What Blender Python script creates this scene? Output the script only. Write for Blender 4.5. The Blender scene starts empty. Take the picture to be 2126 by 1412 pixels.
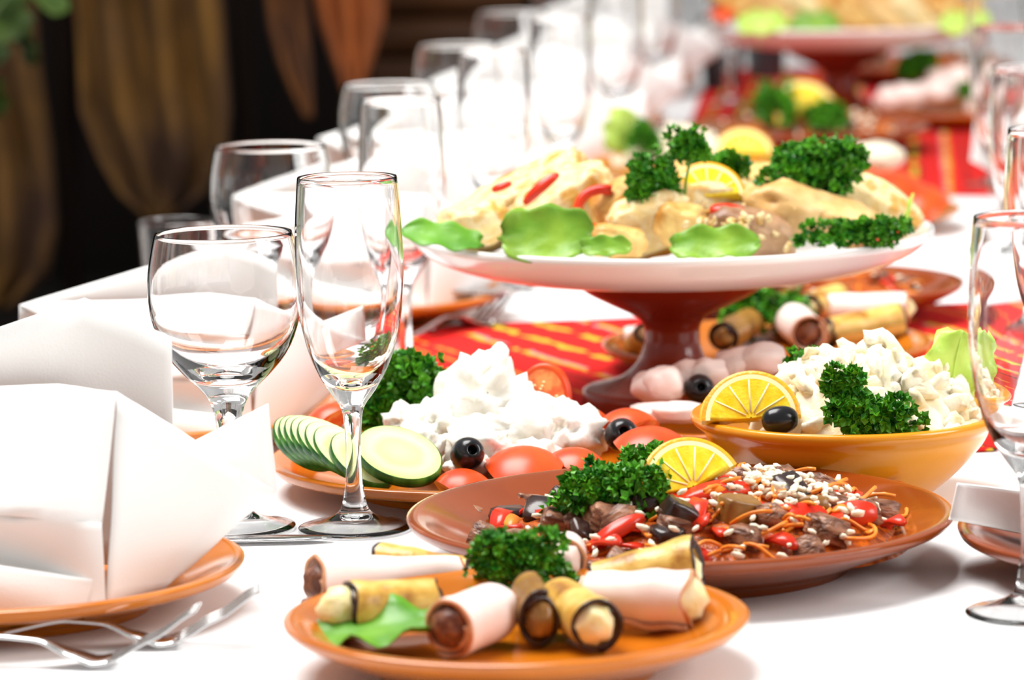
import bpy, bmesh, math, random
from mathutils import Vector, Matrix, Quaternion, noise

# ------------------------------------------------------------------ camera, world, light
sc = bpy.context.scene
COL = sc.collection
IMW, IMH, FPX = 2126, 1412, 8000.0
CAM_H, PITCH, ROLL = 0.411, math.radians(8.08), math.radians(1.0)
_f = Vector((0, math.cos(PITCH), -math.sin(PITCH)))
_u0 = Vector((0, math.sin(PITCH), math.cos(PITCH)))
_r0 = Vector((1, 0, 0))
_r = _r0 * math.cos(ROLL) - _u0 * math.sin(ROLL)
_u = _u0 * math.cos(ROLL) + _r0 * math.sin(ROLL)
CAM = Vector((0, 0, CAM_H))
cam = bpy.data.cameras.new('camera')
cam.sensor_width = 36.0
cam.lens = FPX / IMW * 36.0
cam.clip_start = 0.05
cam.dof.use_dof = True
cam.dof.focus_distance = 2.13
cam.dof.aperture_fstop = 8.7
camo = bpy.data.objects.new('camera', cam)
COL.objects.link(camo)
m3 = Matrix((_r, _u, -_f)).transposed()
camo.matrix_world = Matrix.Translation(CAM) @ m3.to_4x4()
sc.camera = camo

w = bpy.data.worlds.new('room_light'); sc.world = w
w.use_nodes = True
bg = w.node_tree.nodes['Background']
bg.inputs[0].default_value = (1.0, 0.985, 0.96, 1)
bg.inputs[1].default_value = 0.30

def area(name, loc, target, sx, sy, power, color):
    l = bpy.data.lights.new(name, 'AREA'); l.shape = 'RECTANGLE'; l.size = sx; l.size_y = sy
    l.energy = power; l.color = color
    o = bpy.data.objects.new(name, l); COL.objects.link(o)
    o.location = loc
    o.rotation_euler = (Vector(target) - Vector(loc)).to_track_quat('-Z', 'Y').to_euler()
    return o
area('window_light', (-0.75, 2.6, 2.7), (0.1, 2.4, 0), 1.9, 1.9, 122, (1.0, 0.985, 0.96))
area('side_fill_light', (2.6, 1.4, 1.5), (0.1, 2.4, 0), 1.4, 1.4, 45, (1.0, 0.99, 0.97))  # weaker soft fill added from the right front, not an actual window

vs = sc.view_settings
vs.view_transform = 'Standard'; vs.look = 'None'; vs.gamma = 1.0; vs.use_curve_mapping = False
vs.exposure = 0.5
sc.cycles.max_bounces = 12
sc.cycles.transmission_bounces = 12
sc.cycles.transparent_max_bounces = 12
sc.cycles.sample_clamp_indirect = 6.0

def at(px, py, Y):
    """point at depth Y seen at photo position px, py"""
    d = _f + _r * ((px - IMW / 2) / FPX) + _u * ((IMH / 2 - py) / FPX)
    return CAM + d * (Y / d.y)
def on(px, py, z):
    """point at height z seen at photo position px, py"""
    d = _f + _r * ((px - IMW / 2) / FPX) + _u * ((IMH / 2 - py) / FPX)
    return CAM + d * ((z - CAM_H) / d.z)
R = math.radians
PI = math.pi

# ------------------------------------------------------------------ materials
MATS = {}
def mat(name, c, rough=0.5, c2=None, scale=30.0, ramp=(0.4, 0.6), bump=0.0, bscale=None, coat=0.0, sss=0.0, spec=0.5,
        metal=0.0, trans=0.0, ior=1.45, dist=0.0, stretch=None, c3=None, sheen=0.0):
    if name in MATS: return MATS[name]
    m = bpy.data.materials.new(name); m.use_nodes = True
    nt = m.node_tree; b = nt.nodes['Principled BSDF']
    b.inputs['Base Color'].default_value = (*c, 1)
    b.inputs['Roughness'].default_value = rough
    b.inputs['Metallic'].default_value = metal
    b.inputs['IOR'].default_value = ior
    b.inputs['Specular IOR Level'].default_value = spec
    b.inputs['Coat Weight'].default_value = coat
    b.inputs['Coat Roughness'].default_value = 0.08
    b.inputs['Transmission Weight'].default_value = trans
    b.inputs['Sheen Weight'].default_value = sheen
    if sss:
        b.inputs['Subsurface Weight'].default_value = sss
        b.inputs['Subsurface Radius'].default_value = (0.006, 0.004, 0.003)
        b.inputs['Subsurface Scale'].default_value = 1.0
    tc = nt.nodes.new('ShaderNodeTexCoord')
    mp = nt.nodes.new('ShaderNodeMapping')
    nt.links.new(tc.outputs['Object'], mp.inputs[0])
    if stretch: mp.inputs['Scale'].default_value = stretch
    if c2:
        n = nt.nodes.new('ShaderNodeTexNoise'); n.inputs['Scale'].default_value = scale
        n.inputs['Detail'].default_value = 4; n.inputs['Distortion'].default_value = dist
        nt.links.new(mp.outputs[0], n.inputs['Vector'])
        r = nt.nodes.new('ShaderNodeValToRGB')
        r.color_ramp.elements[0].position = ramp[0]; r.color_ramp.elements[0].color = (*c, 1)
        r.color_ramp.elements[1].position = ramp[1]; r.color_ramp.elements[1].color = (*c2, 1)
        if c3:
            e = r.color_ramp.elements.new(min(0.99, ramp[1] + 0.12)); e.color = (*c3, 1)
        nt.links.new(n.outputs['Fac'], r.inputs[0])
        nt.links.new(r.outputs[0], b.inputs['Base Color'])
    if bump:
        n2 = nt.nodes.new('ShaderNodeTexNoise'); n2.inputs['Scale'].default_value = bscale or scale * 3
        n2.inputs['Detail'].default_value = 3
        nt.links.new(mp.outputs[0], n2.inputs['Vector'])
        bp = nt.nodes.new('ShaderNodeBump'); bp.inputs['Strength'].default_value = bump
        bp.inputs['Distance'].default_value = 0.002
        nt.links.new(n2.outputs['Fac'], bp.inputs['Height'])
        nt.links.new(bp.outputs[0], b.inputs['Normal'])
    MATS[name] = m
    return m

M = {}
M['cloth'] = mat('white_tablecloth', (0.86, 0.86, 0.87), 0.9, bump=0.12, bscale=900, spec=0.15)
M['napkin'] = mat('white_napkin', (0.90, 0.89, 0.875), 0.9, bump=0.08, bscale=700, spec=0.1)
M['glaze_orange'] = mat('orange_glaze', (0.42, 0.100, 0.003), 0.16, (0.58, 0.165, 0.006), 14, (0.3, 0.7), coat=0.2, spec=0.5)
M['glaze_brown'] = mat('brown_glaze', (0.20, 0.032, 0.004), 0.15, (0.29, 0.055, 0.006), 14, (0.3, 0.7), coat=0.2, spec=0.5)
M['glaze_ochre'] = mat('ochre_glaze', (0.64, 0.225, 0.006), 0.2, (0.76, 0.30, 0.012), 14, (0.3, 0.7), coat=0.1)
M['glaze_red'] = mat('red_brown_glaze', (0.22, 0.022, 0.006), 0.25, (0.28, 0.034, 0.008), 12, (0.3, 0.7), coat=0.1)
M['porcelain'] = mat('white_porcelain', (0.88, 0.87, 0.86), 0.16, coat=0.5)
M['glass'] = mat('clear_glass', (1, 1, 1), 0.0, trans=1.0, ior=1.47)
M['steel'] = mat('polished_steel', (0.62, 0.62, 0.62), 0.16, metal=1.0)
M['ham'] = mat('pink_ham', (0.88, 0.64, 0.58), 0.4, (0.91, 0.76, 0.71), 40, (0.35, 0.65), bump=0.1, bscale=120, sss=0.1)
M['ham_edge'] = mat('ham_edge', (0.50, 0.17, 0.06), 0.4, (0.72, 0.38, 0.22), 60)
M['mince'] = mat('minced_meat', (0.13, 0.035, 0.015), 0.45, (0.28, 0.10, 0.04), 160, (0.4, 0.62), bump=0.6, bscale=300)
M['cream'] = mat('cream_filling', (0.86, 0.72, 0.33), 0.45, (0.92, 0.82, 0.52), 90, bump=0.4, bscale=200, sss=0.1)
M['aub'] = mat('fried_aubergine', (0.74, 0.52, 0.15), 0.32, (0.60, 0.34, 0.06), 55, (0.42, 0.58), bump=0.3, bscale=160, c3=(0.34, 0.14, 0.02))
M['aub_skin'] = mat('aubergine_skin', (0.022, 0.010, 0.010), 0.25, (0.05, 0.02, 0.012), 60)
M['aub_dark'] = mat('dark_aubergine', (0.20, 0.085, 0.018), 0.3, (0.34, 0.17, 0.035), 50, (0.35, 0.65), bump=0.2, bscale=150)
M['parsley'] = mat('parsley_green', (0.016, 0.16, 0.006), 0.38, (0.12, 0.40, 0.018), 140, (0.38, 0.62))
M['parsley_stem'] = mat('parsley_stem', (0.14, 0.36, 0.04), 0.4)
M['lettuce'] = mat('lettuce_green', (0.09, 0.25, 0.008), 0.42, (0.22, 0.38, 0.025), 45, (0.3, 0.7), bump=0.3, bscale=110)
M['lettuce_pale'] = mat('lettuce_pale', (0.34, 0.58, 0.04), 0.4, (0.54, 0.72, 0.14), 45, (0.3, 0.7), bump=0.3, bscale=110)
M['lettuce_dark'] = mat('lettuce_dark', (0.055, 0.22, 0.006), 0.42, (0.13, 0.34, 0.016), 45, (0.3, 0.7), bump=0.3, bscale=110)
M['tomato'] = mat('tomato_skin', (0.62, 0.045, 0.006), 0.33, (0.72, 0.085, 0.010), 35, (0.35, 0.65))
M['tomato_cut'] = mat('tomato_flesh', (0.72, 0.11, 0.03), 0.25, (0.82, 0.30, 0.09), 110, (0.45, 0.62), bump=0.3, bscale=200)
M['pepper'] = mat('red_pepper', (0.62, 0.022, 0.008), 0.25, (0.74, 0.055, 0.012), 40, (0.35, 0.65))
M['carrot'] = mat('carrot', (0.80, 0.20, 0.012), 0.35, (0.86, 0.30, 0.03), 60)
M['meat'] = mat('stewed_meat', (0.11, 0.036, 0.016), 0.4, (0.42, 0.20, 0.11), 130, (0.40, 0.64), bump=0.9, bscale=200, stretch=(0.5, 1, 2))
M['rice'] = mat('rice', (0.88, 0.80, 0.62), 0.35, sss=0.1)
M['heap'] = mat('stew_base', (0.30, 0.050, 0.006), 0.3, (0.66, 0.14, 0.010), 130, (0.42, 0.56), bump=1.0, bscale=220, c3=(0.16, 0.05, 0.02))
M['olive'] = mat('black_olive', (0.008, 0.008, 0.010), 0.22)
M['cheese'] = mat('white_cheese', (0.80, 0.76, 0.66), 0.6, (0.84, 0.82, 0.77), 50, (0.4, 0.6), bump=0.45, bscale=130)
M['cuke'] = None
M['cuke_skin'] = mat('cucumber_skin', (0.010, 0.10, 0.010), 0.3, (0.12, 0.36, 0.04), 70, (0.45, 0.68), stretch=(1, 1, 0.15))
M['eggsalad'] = mat('mayonnaise_salad', (0.80, 0.68, 0.42), 0.45, (0.84, 0.79, 0.65), 60, (0.38, 0.56), bump=0.45, bscale=160)
M['chicken'] = mat('pale_chicken', (0.74, 0.52, 0.20), 0.5, (0.80, 0.66, 0.38), 60, (0.36, 0.50), bump=1.0, bscale=130, c3=(0.62, 0.33, 0.06))
M['chicken_gold'] = mat('golden_chicken', (0.50, 0.19, 0.015), 0.45, (0.78, 0.52, 0.18), 40, (0.36, 0.58), bump=0.9, bscale=120)
M['chicken_tan'] = mat('tan_chicken', (0.56, 0.28, 0.07), 0.4, (0.78, 0.54, 0.24), 30, (0.32, 0.62), bump=0.6, bscale=90)
M['chicken_brown'] = mat('brown_chicken', (0.22, 0.10, 0.05), 0.4, (0.48, 0.28, 0.15), 40, (0.35, 0.6), bump=0.6, bscale=120)
M['peel'] = mat('orange_peel', (0.86, 0.38, 0.01), 0.35, bump=0.3, bscale=400)
M['pith'] = mat('citrus_pith', (0.92, 0.80, 0.42), 0.5)
M['citrus'] = mat('citrus_flesh', (0.92, 0.58, 0.008), 0.25, (0.94, 0.74, 0.05), 160, (0.4, 0.65), bump=0.3, bscale=300, sss=0.1)
M['dark_glass'] = mat('dark_tumbler', (0.03, 0.03, 0.035), 0.1, coat=0.5)

def cucumber_mat():
    m = bpy.data.materials.new('cucumber_flesh'); m.use_nodes = True
    nt = m.node_tree; b = nt.nodes['Principled BSDF']; b.inputs['Roughness'].default_value = 0.25
    tc = nt.nodes.new('ShaderNodeTexCoord')
    mp = nt.nodes.new('ShaderNodeMapping'); mp.inputs['Scale'].default_value = (1 / 0.030, 1 / 0.020, 0)
    ln = nt.nodes.new('ShaderNodeVectorMath'); ln.operation = 'LENGTH'
    nz = nt.nodes.new('ShaderNodeTexNoise'); nz.inputs['Scale'].default_value = 150
    ad = nt.nodes.new('ShaderNodeMath'); ad.operation = 'MULTIPLY_ADD'; ad.inputs[1].default_value = 0.16
    r = nt.nodes.new('ShaderNodeValToRGB'); cr = r.color_ramp
    cr.elements[0].position = 0.0; cr.elements[0].color = (0.82, 0.82, 0.44, 1)
    cr.elements[1].position = 1.0; cr.elements[1].color = (0.36, 0.62, 0.10, 1)
    for p, c in ((0.42, (0.74, 0.78, 0.32)), (0.60, (0.82, 0.86, 0.50)), (0.86, (0.68, 0.80, 0.28)), (0.96, (0.34, 0.58, 0.06))):
        e = cr.elements.new(p); e.color = (*c, 1)
    L = nt.links
    L.new(tc.outputs['Object'], mp.inputs[0]); L.new(mp.outputs[0], ln.inputs[0])
    L.new(tc.outputs['Object'], nz.inputs['Vector'])
    L.new(nz.outputs['Fac'], ad.inputs[0]); L.new(ln.outputs['Value'], ad.inputs[2])
    sb = nt.nodes.new('ShaderNodeMath'); sb.operation = 'SUBTRACT'; sb.inputs[1].default_value = 0.08
    L.new(ad.outputs[0], sb.inputs[0]); L.new(sb.outputs[0], r.inputs[0]); L.new(r.outputs[0], b.inputs['Base Color'])
    return m
M['cuke'] = cucumber_mat()

def runner_mat():
    """red woven cloth with lengthwise bands of yellow, black and pink"""
    m = bpy.data.materials.new('red_woven_cloth'); m.use_nodes = True
    nt = m.node_tree; b = nt.nodes['Principled BSDF']; b.inputs['Roughness'].default_value = 0.85
    b.inputs['Specular IOR Level'].default_value = 0.15
    L = nt.links
    tc = nt.nodes.new('ShaderNodeTexCoord')
    sx = nt.nodes.new('ShaderNodeSeparateXYZ'); L.new(tc.outputs['Object'], sx.inputs[0])
    wob = nt.nodes.new('ShaderNodeTexNoise'); wob.inputs['Scale'].default_value = 45
    L.new(tc.outputs['Object'], wob.inputs['Vector'])
    wa = nt.nodes.new('ShaderNodeMath'); wa.operation = 'MULTIPLY_ADD'; wa.inputs[1].default_value = 0.012
    L.new(wob.outputs['Fac'], wa.inputs[0]); L.new(sx.outputs['X'], wa.inputs[2])
    md = nt.nodes.new('ShaderNodeMath'); md.operation = 'PINGPONG'; md.inputs[1].default_value = 0.11
    L.new(wa.outputs[0], md.inputs[0])
    sc_ = nt.nodes.new('ShaderNodeMath'); sc_.operation = 'MULTIPLY'; sc_.inputs[1].default_value = 1 / 0.11
    L.new(md.outputs[0], sc_.inputs[0])
    r = nt.nodes.new('ShaderNodeValToRGB'); cr = r.color_ramp; cr.interpolation = 'CONSTANT'
    red = (0.60, 0.014, 0.012); yel = (0.62, 0.40, 0.03); blk = (0.02, 0.012, 0.01); pnk = (0.70, 0.22, 0.26); org = (0.72, 0.20, 0.03)
    stops = [(0, red), (0.10, blk), (0.13, yel), (0.20, blk), (0.23, red), (0.44, pnk), (0.47, yel), (0.51, org), (0.53, red),
             (0.66, blk), (0.68, red), (0.90, org), (0.94, red)]
    cr.elements[0].position = 0; cr.elements[0].color = (*red, 1)
    cr.elements[1].position = 0.94; cr.elements[1].color = (*red, 1)
    for p, c in stops[1:-1]:
        e = cr.elements.new(p); e.color = (*c, 1)
    L.new(sc_.outputs[0], r.inputs[0])
    # bands break up along their length
    n2 = nt.nodes.new('ShaderNodeTexNoise'); n2.inputs['Scale'].default_value = 22
    L.new(tc.outputs['Object'], n2.inputs['Vector'])
    gt = nt.nodes.new('ShaderNodeMath'); gt.operation = 'GREATER_THAN'; gt.inputs[1].default_value = 0.44
    L.new(n2.outputs['Fac'], gt.inputs[0])
    mx = nt.nodes.new('ShaderNodeMix'); mx.data_type = 'RGBA'
    mx.inputs[6].default_value = (*red, 1)
    L.new(gt.outputs[0], mx.inputs[0]); L.new(r.outputs[0], mx.inputs[7])
    L.new(mx.outputs[2], b.inputs['Base Color'])
    return m
M['runner'] = runner_mat()

# ------------------------------------------------------------------ mesh helpers
class MB:
    def __init__(s): s.v = []; s.f = []; s.mi = []
    def add(s, vs, fs, mi=0):
        o = len(s.v); s.v += [tuple(p) for p in vs]
        for k, f in enumerate(fs):
            s.f.append(tuple(i + o for i in f)); s.mi.append(mi[k] if isinstance(mi, list) else mi)
    def pick(s, keep):
        """the faces whose material slot, or whose index test, is wanted"""
        o = MB(); mp = {}
        for f, mi in zip(s.f, s.mi):
            if not keep(f, mi): continue
            g = []
            for i in f:
                if i not in mp: mp[i] = len(o.v); o.v.append(s.v[i])
                g.append(mp[i])
            o.f.append(tuple(g)); o.mi.append(0)
        o.src = mp
        return o
    def mesh(s, name, smooth=True):
        me = bpy.data.meshes.new(name); me.from_pydata(s.v, [], s.f)
        me.polygons.foreach_set('material_index', s.mi)
        me.polygons.foreach_set('use_smooth', [smooth] * len(s.f))
        me.update(); return me

def obj(name, me, mats, parent=None, loc=(0, 0, 0), rot=(0, 0, 0), scale=(1, 1, 1)):
    if isinstance(me, MB): me = me.mesh(name)
    if not isinstance(mats, (list, tuple)): mats = [mats]
    if len(me.materials) == 0:
        for m in mats: me.materials.append(M[m] if isinstance(m, str) else m)
    o = bpy.data.objects.new(name, me); COL.objects.link(o)
    o.location = loc; o.scale = scale
    if isinstance(rot, Quaternion): o.rotation_mode = 'QUATERNION'; o.rotation_quaternion = rot
    else: o.rotation_euler = rot
    if parent: o.parent = parent
    return o
def thing(name, label, cat, loc=(0, 0, 0), rot=(0, 0, 0), group=None, scale=(1, 1, 1)):
    o = bpy.data.objects.new(name, None); COL.objects.link(o); o.empty_display_size = 0.02
    o.location = loc; o.scale = scale
    if isinstance(rot, Quaternion): o.rotation_mode = 'QUATERNION'; o.rotation_quaternion = rot
    else: o.rotation_euler = rot
    return tag(o, label, cat, group)
def tag(o, label, cat, group=None, kind=None):
    o['label'] = label; o['category'] = cat
    if group: o['group'] = group
    if kind: o['kind'] = kind
    return o
def struct(o): o['kind'] = 'structure'; return o

def smooth_profile(pts, n=4):
    out = []
    for i in range(len(pts) - 1):
        p0 = pts[max(0, i - 1)]; p1 = pts[i]; p2 = pts[i + 1]; p3 = pts[min(len(pts) - 1, i + 2)]
        for k in range(n):
            t = k / n
            q = []
            for a in (0, 1):
                m1 = (p2[a] - p0[a]) * 0.5; m2 = (p3[a] - p1[a]) * 0.5
                d = p2[a] - p1[a]
                if m1 * d < 0: m1 = 0
                if m2 * d < 0: m2 = 0
                if abs(m1) > 3 * abs(d): m1 = 3 * d
                if abs(m2) > 3 * abs(d): m2 = 3 * d
                h00 = 2 * t**3 - 3 * t**2 + 1; h10 = t**3 - 2 * t**2 + t; h01 = -2 * t**3 + 3 * t**2; h11 = t**3 - t**2
                q.append(h00 * p1[a] + h10 * m1 + h01 * p2[a] + h11 * m2)
            out.append(tuple(q))
    out.append(pts[-1]); return out
def lathe(profile, n=64, mi=0, mb=None):
    mb = mb or MB(); vs = []; fs = []; idx = []
    for r, z in profile:
        if r < 1e-6: idx.append([len(vs)] * n); vs.append((0, 0, z))
        else:
            idx.append(list(range(len(vs), len(vs) + n)))
            vs += [(r * math.cos(2 * PI * k / n), r * math.sin(2 * PI * k / n), z) for k in range(n)]
    for a, b in zip(idx, idx[1:]):
        for k in range(n):
            q = [a[k], a[(k + 1) % n], b[(k + 1) % n], b[k]]
            q2 = []
            for i in q:
                if i not in q2: q2.append(i)
            if len(q2) > 2: fs.append(tuple(q2))
    mb.add(vs, fs, mi); return mb
def tube(mb, pts, r, n=6, mi=0):
    pts = [Vector(p) for p in pts]
    rs = r if isinstance(r, (list, tuple)) else [r] * len(pts)
    vs = []; fs = []
    prev = None
    for i, p in enumerate(pts):
        t = (pts[min(i + 1, len(pts) - 1)] - pts[max(0, i - 1)]).normalized()
        a = prev if prev else (Vector((0, 0, 1)) if abs(t.z) < 0.9 else Vector((1, 0, 0)))
        x = (a - t * a.dot(t)).normalized(); y = t.cross(x); prev = x
        vs += [p + (x * math.cos(2 * PI * k / n) + y * math.sin(2 * PI * k / n)) * rs[i] for k in range(n)]
    for i in range(len(pts) - 1):
        for k in range(n):
            fs.append((i * n + k, i * n + (k + 1) % n, (i + 1) * n + (k + 1) % n, (i + 1) * n + k))
    fs.append(tuple(range(n))[::-1]); fs.append(tuple(range((len(pts) - 1) * n, len(pts) * n)))
    mb.add(vs, fs, mi); return mb
_ico = {}
def ico(sub):
    if sub not in _ico:
        bm = bmesh.new(); bmesh.ops.create_icosphere(bm, subdivisions=sub, radius=1)
        bm.verts.ensure_lookup_table()
        _ico[sub] = ([v.co.copy() for v in bm.verts], [tuple(v.index for v in f.verts) for f in bm.faces]); bm.free()
    return _ico[sub]
def blob(size, seed=0, sub=3, amp=0.15, freq=2.0, box=1.0, amp2=0.0, freq2=6.0, mb=None, mtx=None, mi=0, flat=None):
    """rounded, noise-shaped lump; box < 1 squares it off; flat cuts its underside level"""
    mb = mb or MB(); vs0, fs = ico(sub); out = []
    off = Vector((seed * 7.13, seed * 3.7, seed * 1.9))
    for v in vs0:
        d = v.copy()
        if box != 1.0: d = Vector([math.copysign(abs(c) ** box, c) for c in d])
        k = 1 + amp * noise.noise(v * freq + off)
        if amp2: k += amp2 * noise.noise(v * freq2 + off * 2)
        p = Vector((d.x * size[0], d.y * size[1], d.z * size[2])) * k
        if flat is not None and p.z < flat: p.z = flat
        if mtx: p = mtx @ p
        out.append(p)
    mb.add(out, fs, mi); return mb
def grid(mb, fn, nu, nv, mi=0):
    vs = [fn(i / nu, j / nv) for j in range(nv + 1) for i in range(nu + 1)]
    fs = [(j * (nu + 1) + i, j * (nu + 1) + i + 1, (j + 1) * (nu + 1) + i + 1, (j + 1) * (nu + 1) + i) for j in range(nv) for i in range(nu)]
    mb.add(vs, fs, mi); return mb
def thicken(o, t):
    md = o.modifiers.new('thickness', 'SOLIDIFY'); md.thickness = t; md.offset = 0
    return o
def rnd_rot(rng): return Quaternion((rng.gauss(0, 1), rng.gauss(0, 1), rng.gauss(0, 1), rng.gauss(0, 1))).normalized()

# ------------------------------------------------------------------ the setting
TX0, TSL = -0.40, 0.12       # left table edge: x = TX0 + TSL * (Y - 1.94)
def tedge(Y, side): return TX0 + TSL * (Y - 1.94) + (1.25 if side else 0)
def build_setting():
    t = thing('banquet_table', 'long banquet table covered with a white cloth', 'table')
    mb = MB()
    ys = [1.2 + 0.1 * i for i in range(72)]
    def top(u, v):
        Y = 1.2 + 7.1 * v; x0, x1 = tedge(Y, 0), tedge(Y, 1)
        return (x0 + (x1 - x0) * u, Y, 0.0)
    grid(mb, top, 24, 80)
    n = 80
    for side in (0, 1):
        def drop(u, v, side=side):
            Y = 1.2 + 7.1 * v; s = -1 if side == 0 else 1
            return (tedge(Y, side) + s * (0.004 + 0.03 * u + 0.012 * u * math.sin(Y * 26)), Y, -0.34 * u)
        grid(mb, drop, 6, 160)
    for Ye, s in ((1.2, -1), (8.3, 1)):
        def end(u, v, Ye=Ye, s=s):
            return (tedge(Ye, 0) + 1.25 * v, Ye + s * (0.03 * u + 0.01 * u * math.sin(v * 30)), -0.34 * u)
        grid(mb, end, 6, 24)
    obj('tablecloth', mb, 'cloth', t)
    wood = mat('table_wood', (0.10, 0.04, 0.015), 0.5, (0.16, 0.07, 0.03), 20)
    b = MB()
    def bx(mb, x0, x1, y0, y1, z0, z1):
        mb.add([(x0, y0, z0), (x1, y0, z0), (x1, y1, z0), (x0, y1, z0), (x0, y0, z1), (x1, y0, z1), (x1, y1, z1), (x0, y1, z1)],
               [(0, 3, 2, 1), (4, 5, 6, 7), (0, 1, 5, 4), (1, 2, 6, 5), (2, 3, 7, 6), (3, 0, 4, 7)])
    bd = MB()
    lo, hi = 1.22, 8.28
    bd.add([(tedge(lo, 0) + 0.01, lo, -0.03), (tedge(lo, 1) - 0.01, lo, -0.03), (tedge(hi, 1) - 0.01, hi, -0.03), (tedge(hi, 0) + 0.01, hi, -0.03),
            (tedge(lo, 0) + 0.01, lo, -0.003), (tedge(lo, 1) - 0.01, lo, -0.003), (tedge(hi, 1) - 0.01, hi, -0.003), (tedge(hi, 0) + 0.01, hi, -0.003)],
           [(0, 3, 2, 1), (4, 5, 6, 7), (0, 1, 5, 4), (1, 2, 6, 5), (2, 3, 7, 6), (3, 0, 4, 7)])
    obj('table_board', bd, wood, t)
    for Y in (1.4, 8.1):
        for s in (0, 1):
            x = tedge(Y, s) + (0.08 if s == 0 else -0.08)
            l = MB(); bx(l, x - 0.03, x + 0.03, Y - 0.03, Y + 0.03, -0.75, -0.03)
            obj('leg', l, wood, t)
    fl = MB(); bx(fl, -4, 5, -0.5, 9.6, -0.80, -0.75)
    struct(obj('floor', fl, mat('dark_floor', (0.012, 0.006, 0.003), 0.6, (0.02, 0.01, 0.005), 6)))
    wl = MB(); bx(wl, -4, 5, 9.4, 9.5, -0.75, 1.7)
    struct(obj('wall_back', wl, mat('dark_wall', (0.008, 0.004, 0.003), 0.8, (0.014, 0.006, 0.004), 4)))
    return bx
bx = build_setting()

# brown hangings in the dark behind the table
def hanging(name, label, edges, Y, c, c2, seed):
    """edges: (py, left px, right px) rows from top to bottom in the photo; the cloth hangs at depth Y, in folds"""
    rows = []
    top_p = edges[0]
    a = at(top_p[1], top_p[0], Y); b = at(top_p[2], top_p[0], Y)
    rows.append((1.55, a.x, b.x)); rows.append((0.6, a.x, b.x))
    for py, l, r in edges:
        p = at(l, py, Y); q = at(r, py, Y); rows.append((p.z, p.x, q.x))
    rng = random.Random(seed); ph = rng.random() * 6; nf = rng.choice((3, 4))
    def fn(u, v):
        k = v * (len(rows) - 1); i = min(int(k), len(rows) - 2); t = k - i
        z = rows[i][0] * (1 - t) + rows[i + 1][0] * t
        x0 = rows[i][1] * (1 - t) + rows[i + 1][1] * t; x1 = rows[i][2] * (1 - t) + rows[i + 1][2] * t
        wd = x1 - x0
        x = x0 + wd * u
        y = Y + 0.16 * wd * math.sin(u * nf * PI * 2 + ph + 0.8 * math.sin(z * 9)) + 0.02 * noise.noise(Vector((x * 14, z * 10, seed)))
        return (x, y, z)
    mb = grid(MB(), fn, 28, 36)
    o = obj(name, mb, mat('brown_drape_%d' % seed, c, 0.9, c2, 12, (0.40, 0.66), stretch=(1, 1, 0.45), bump=0.4, bscale=40))
    thicken(o, 0.004)
    return o
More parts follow.
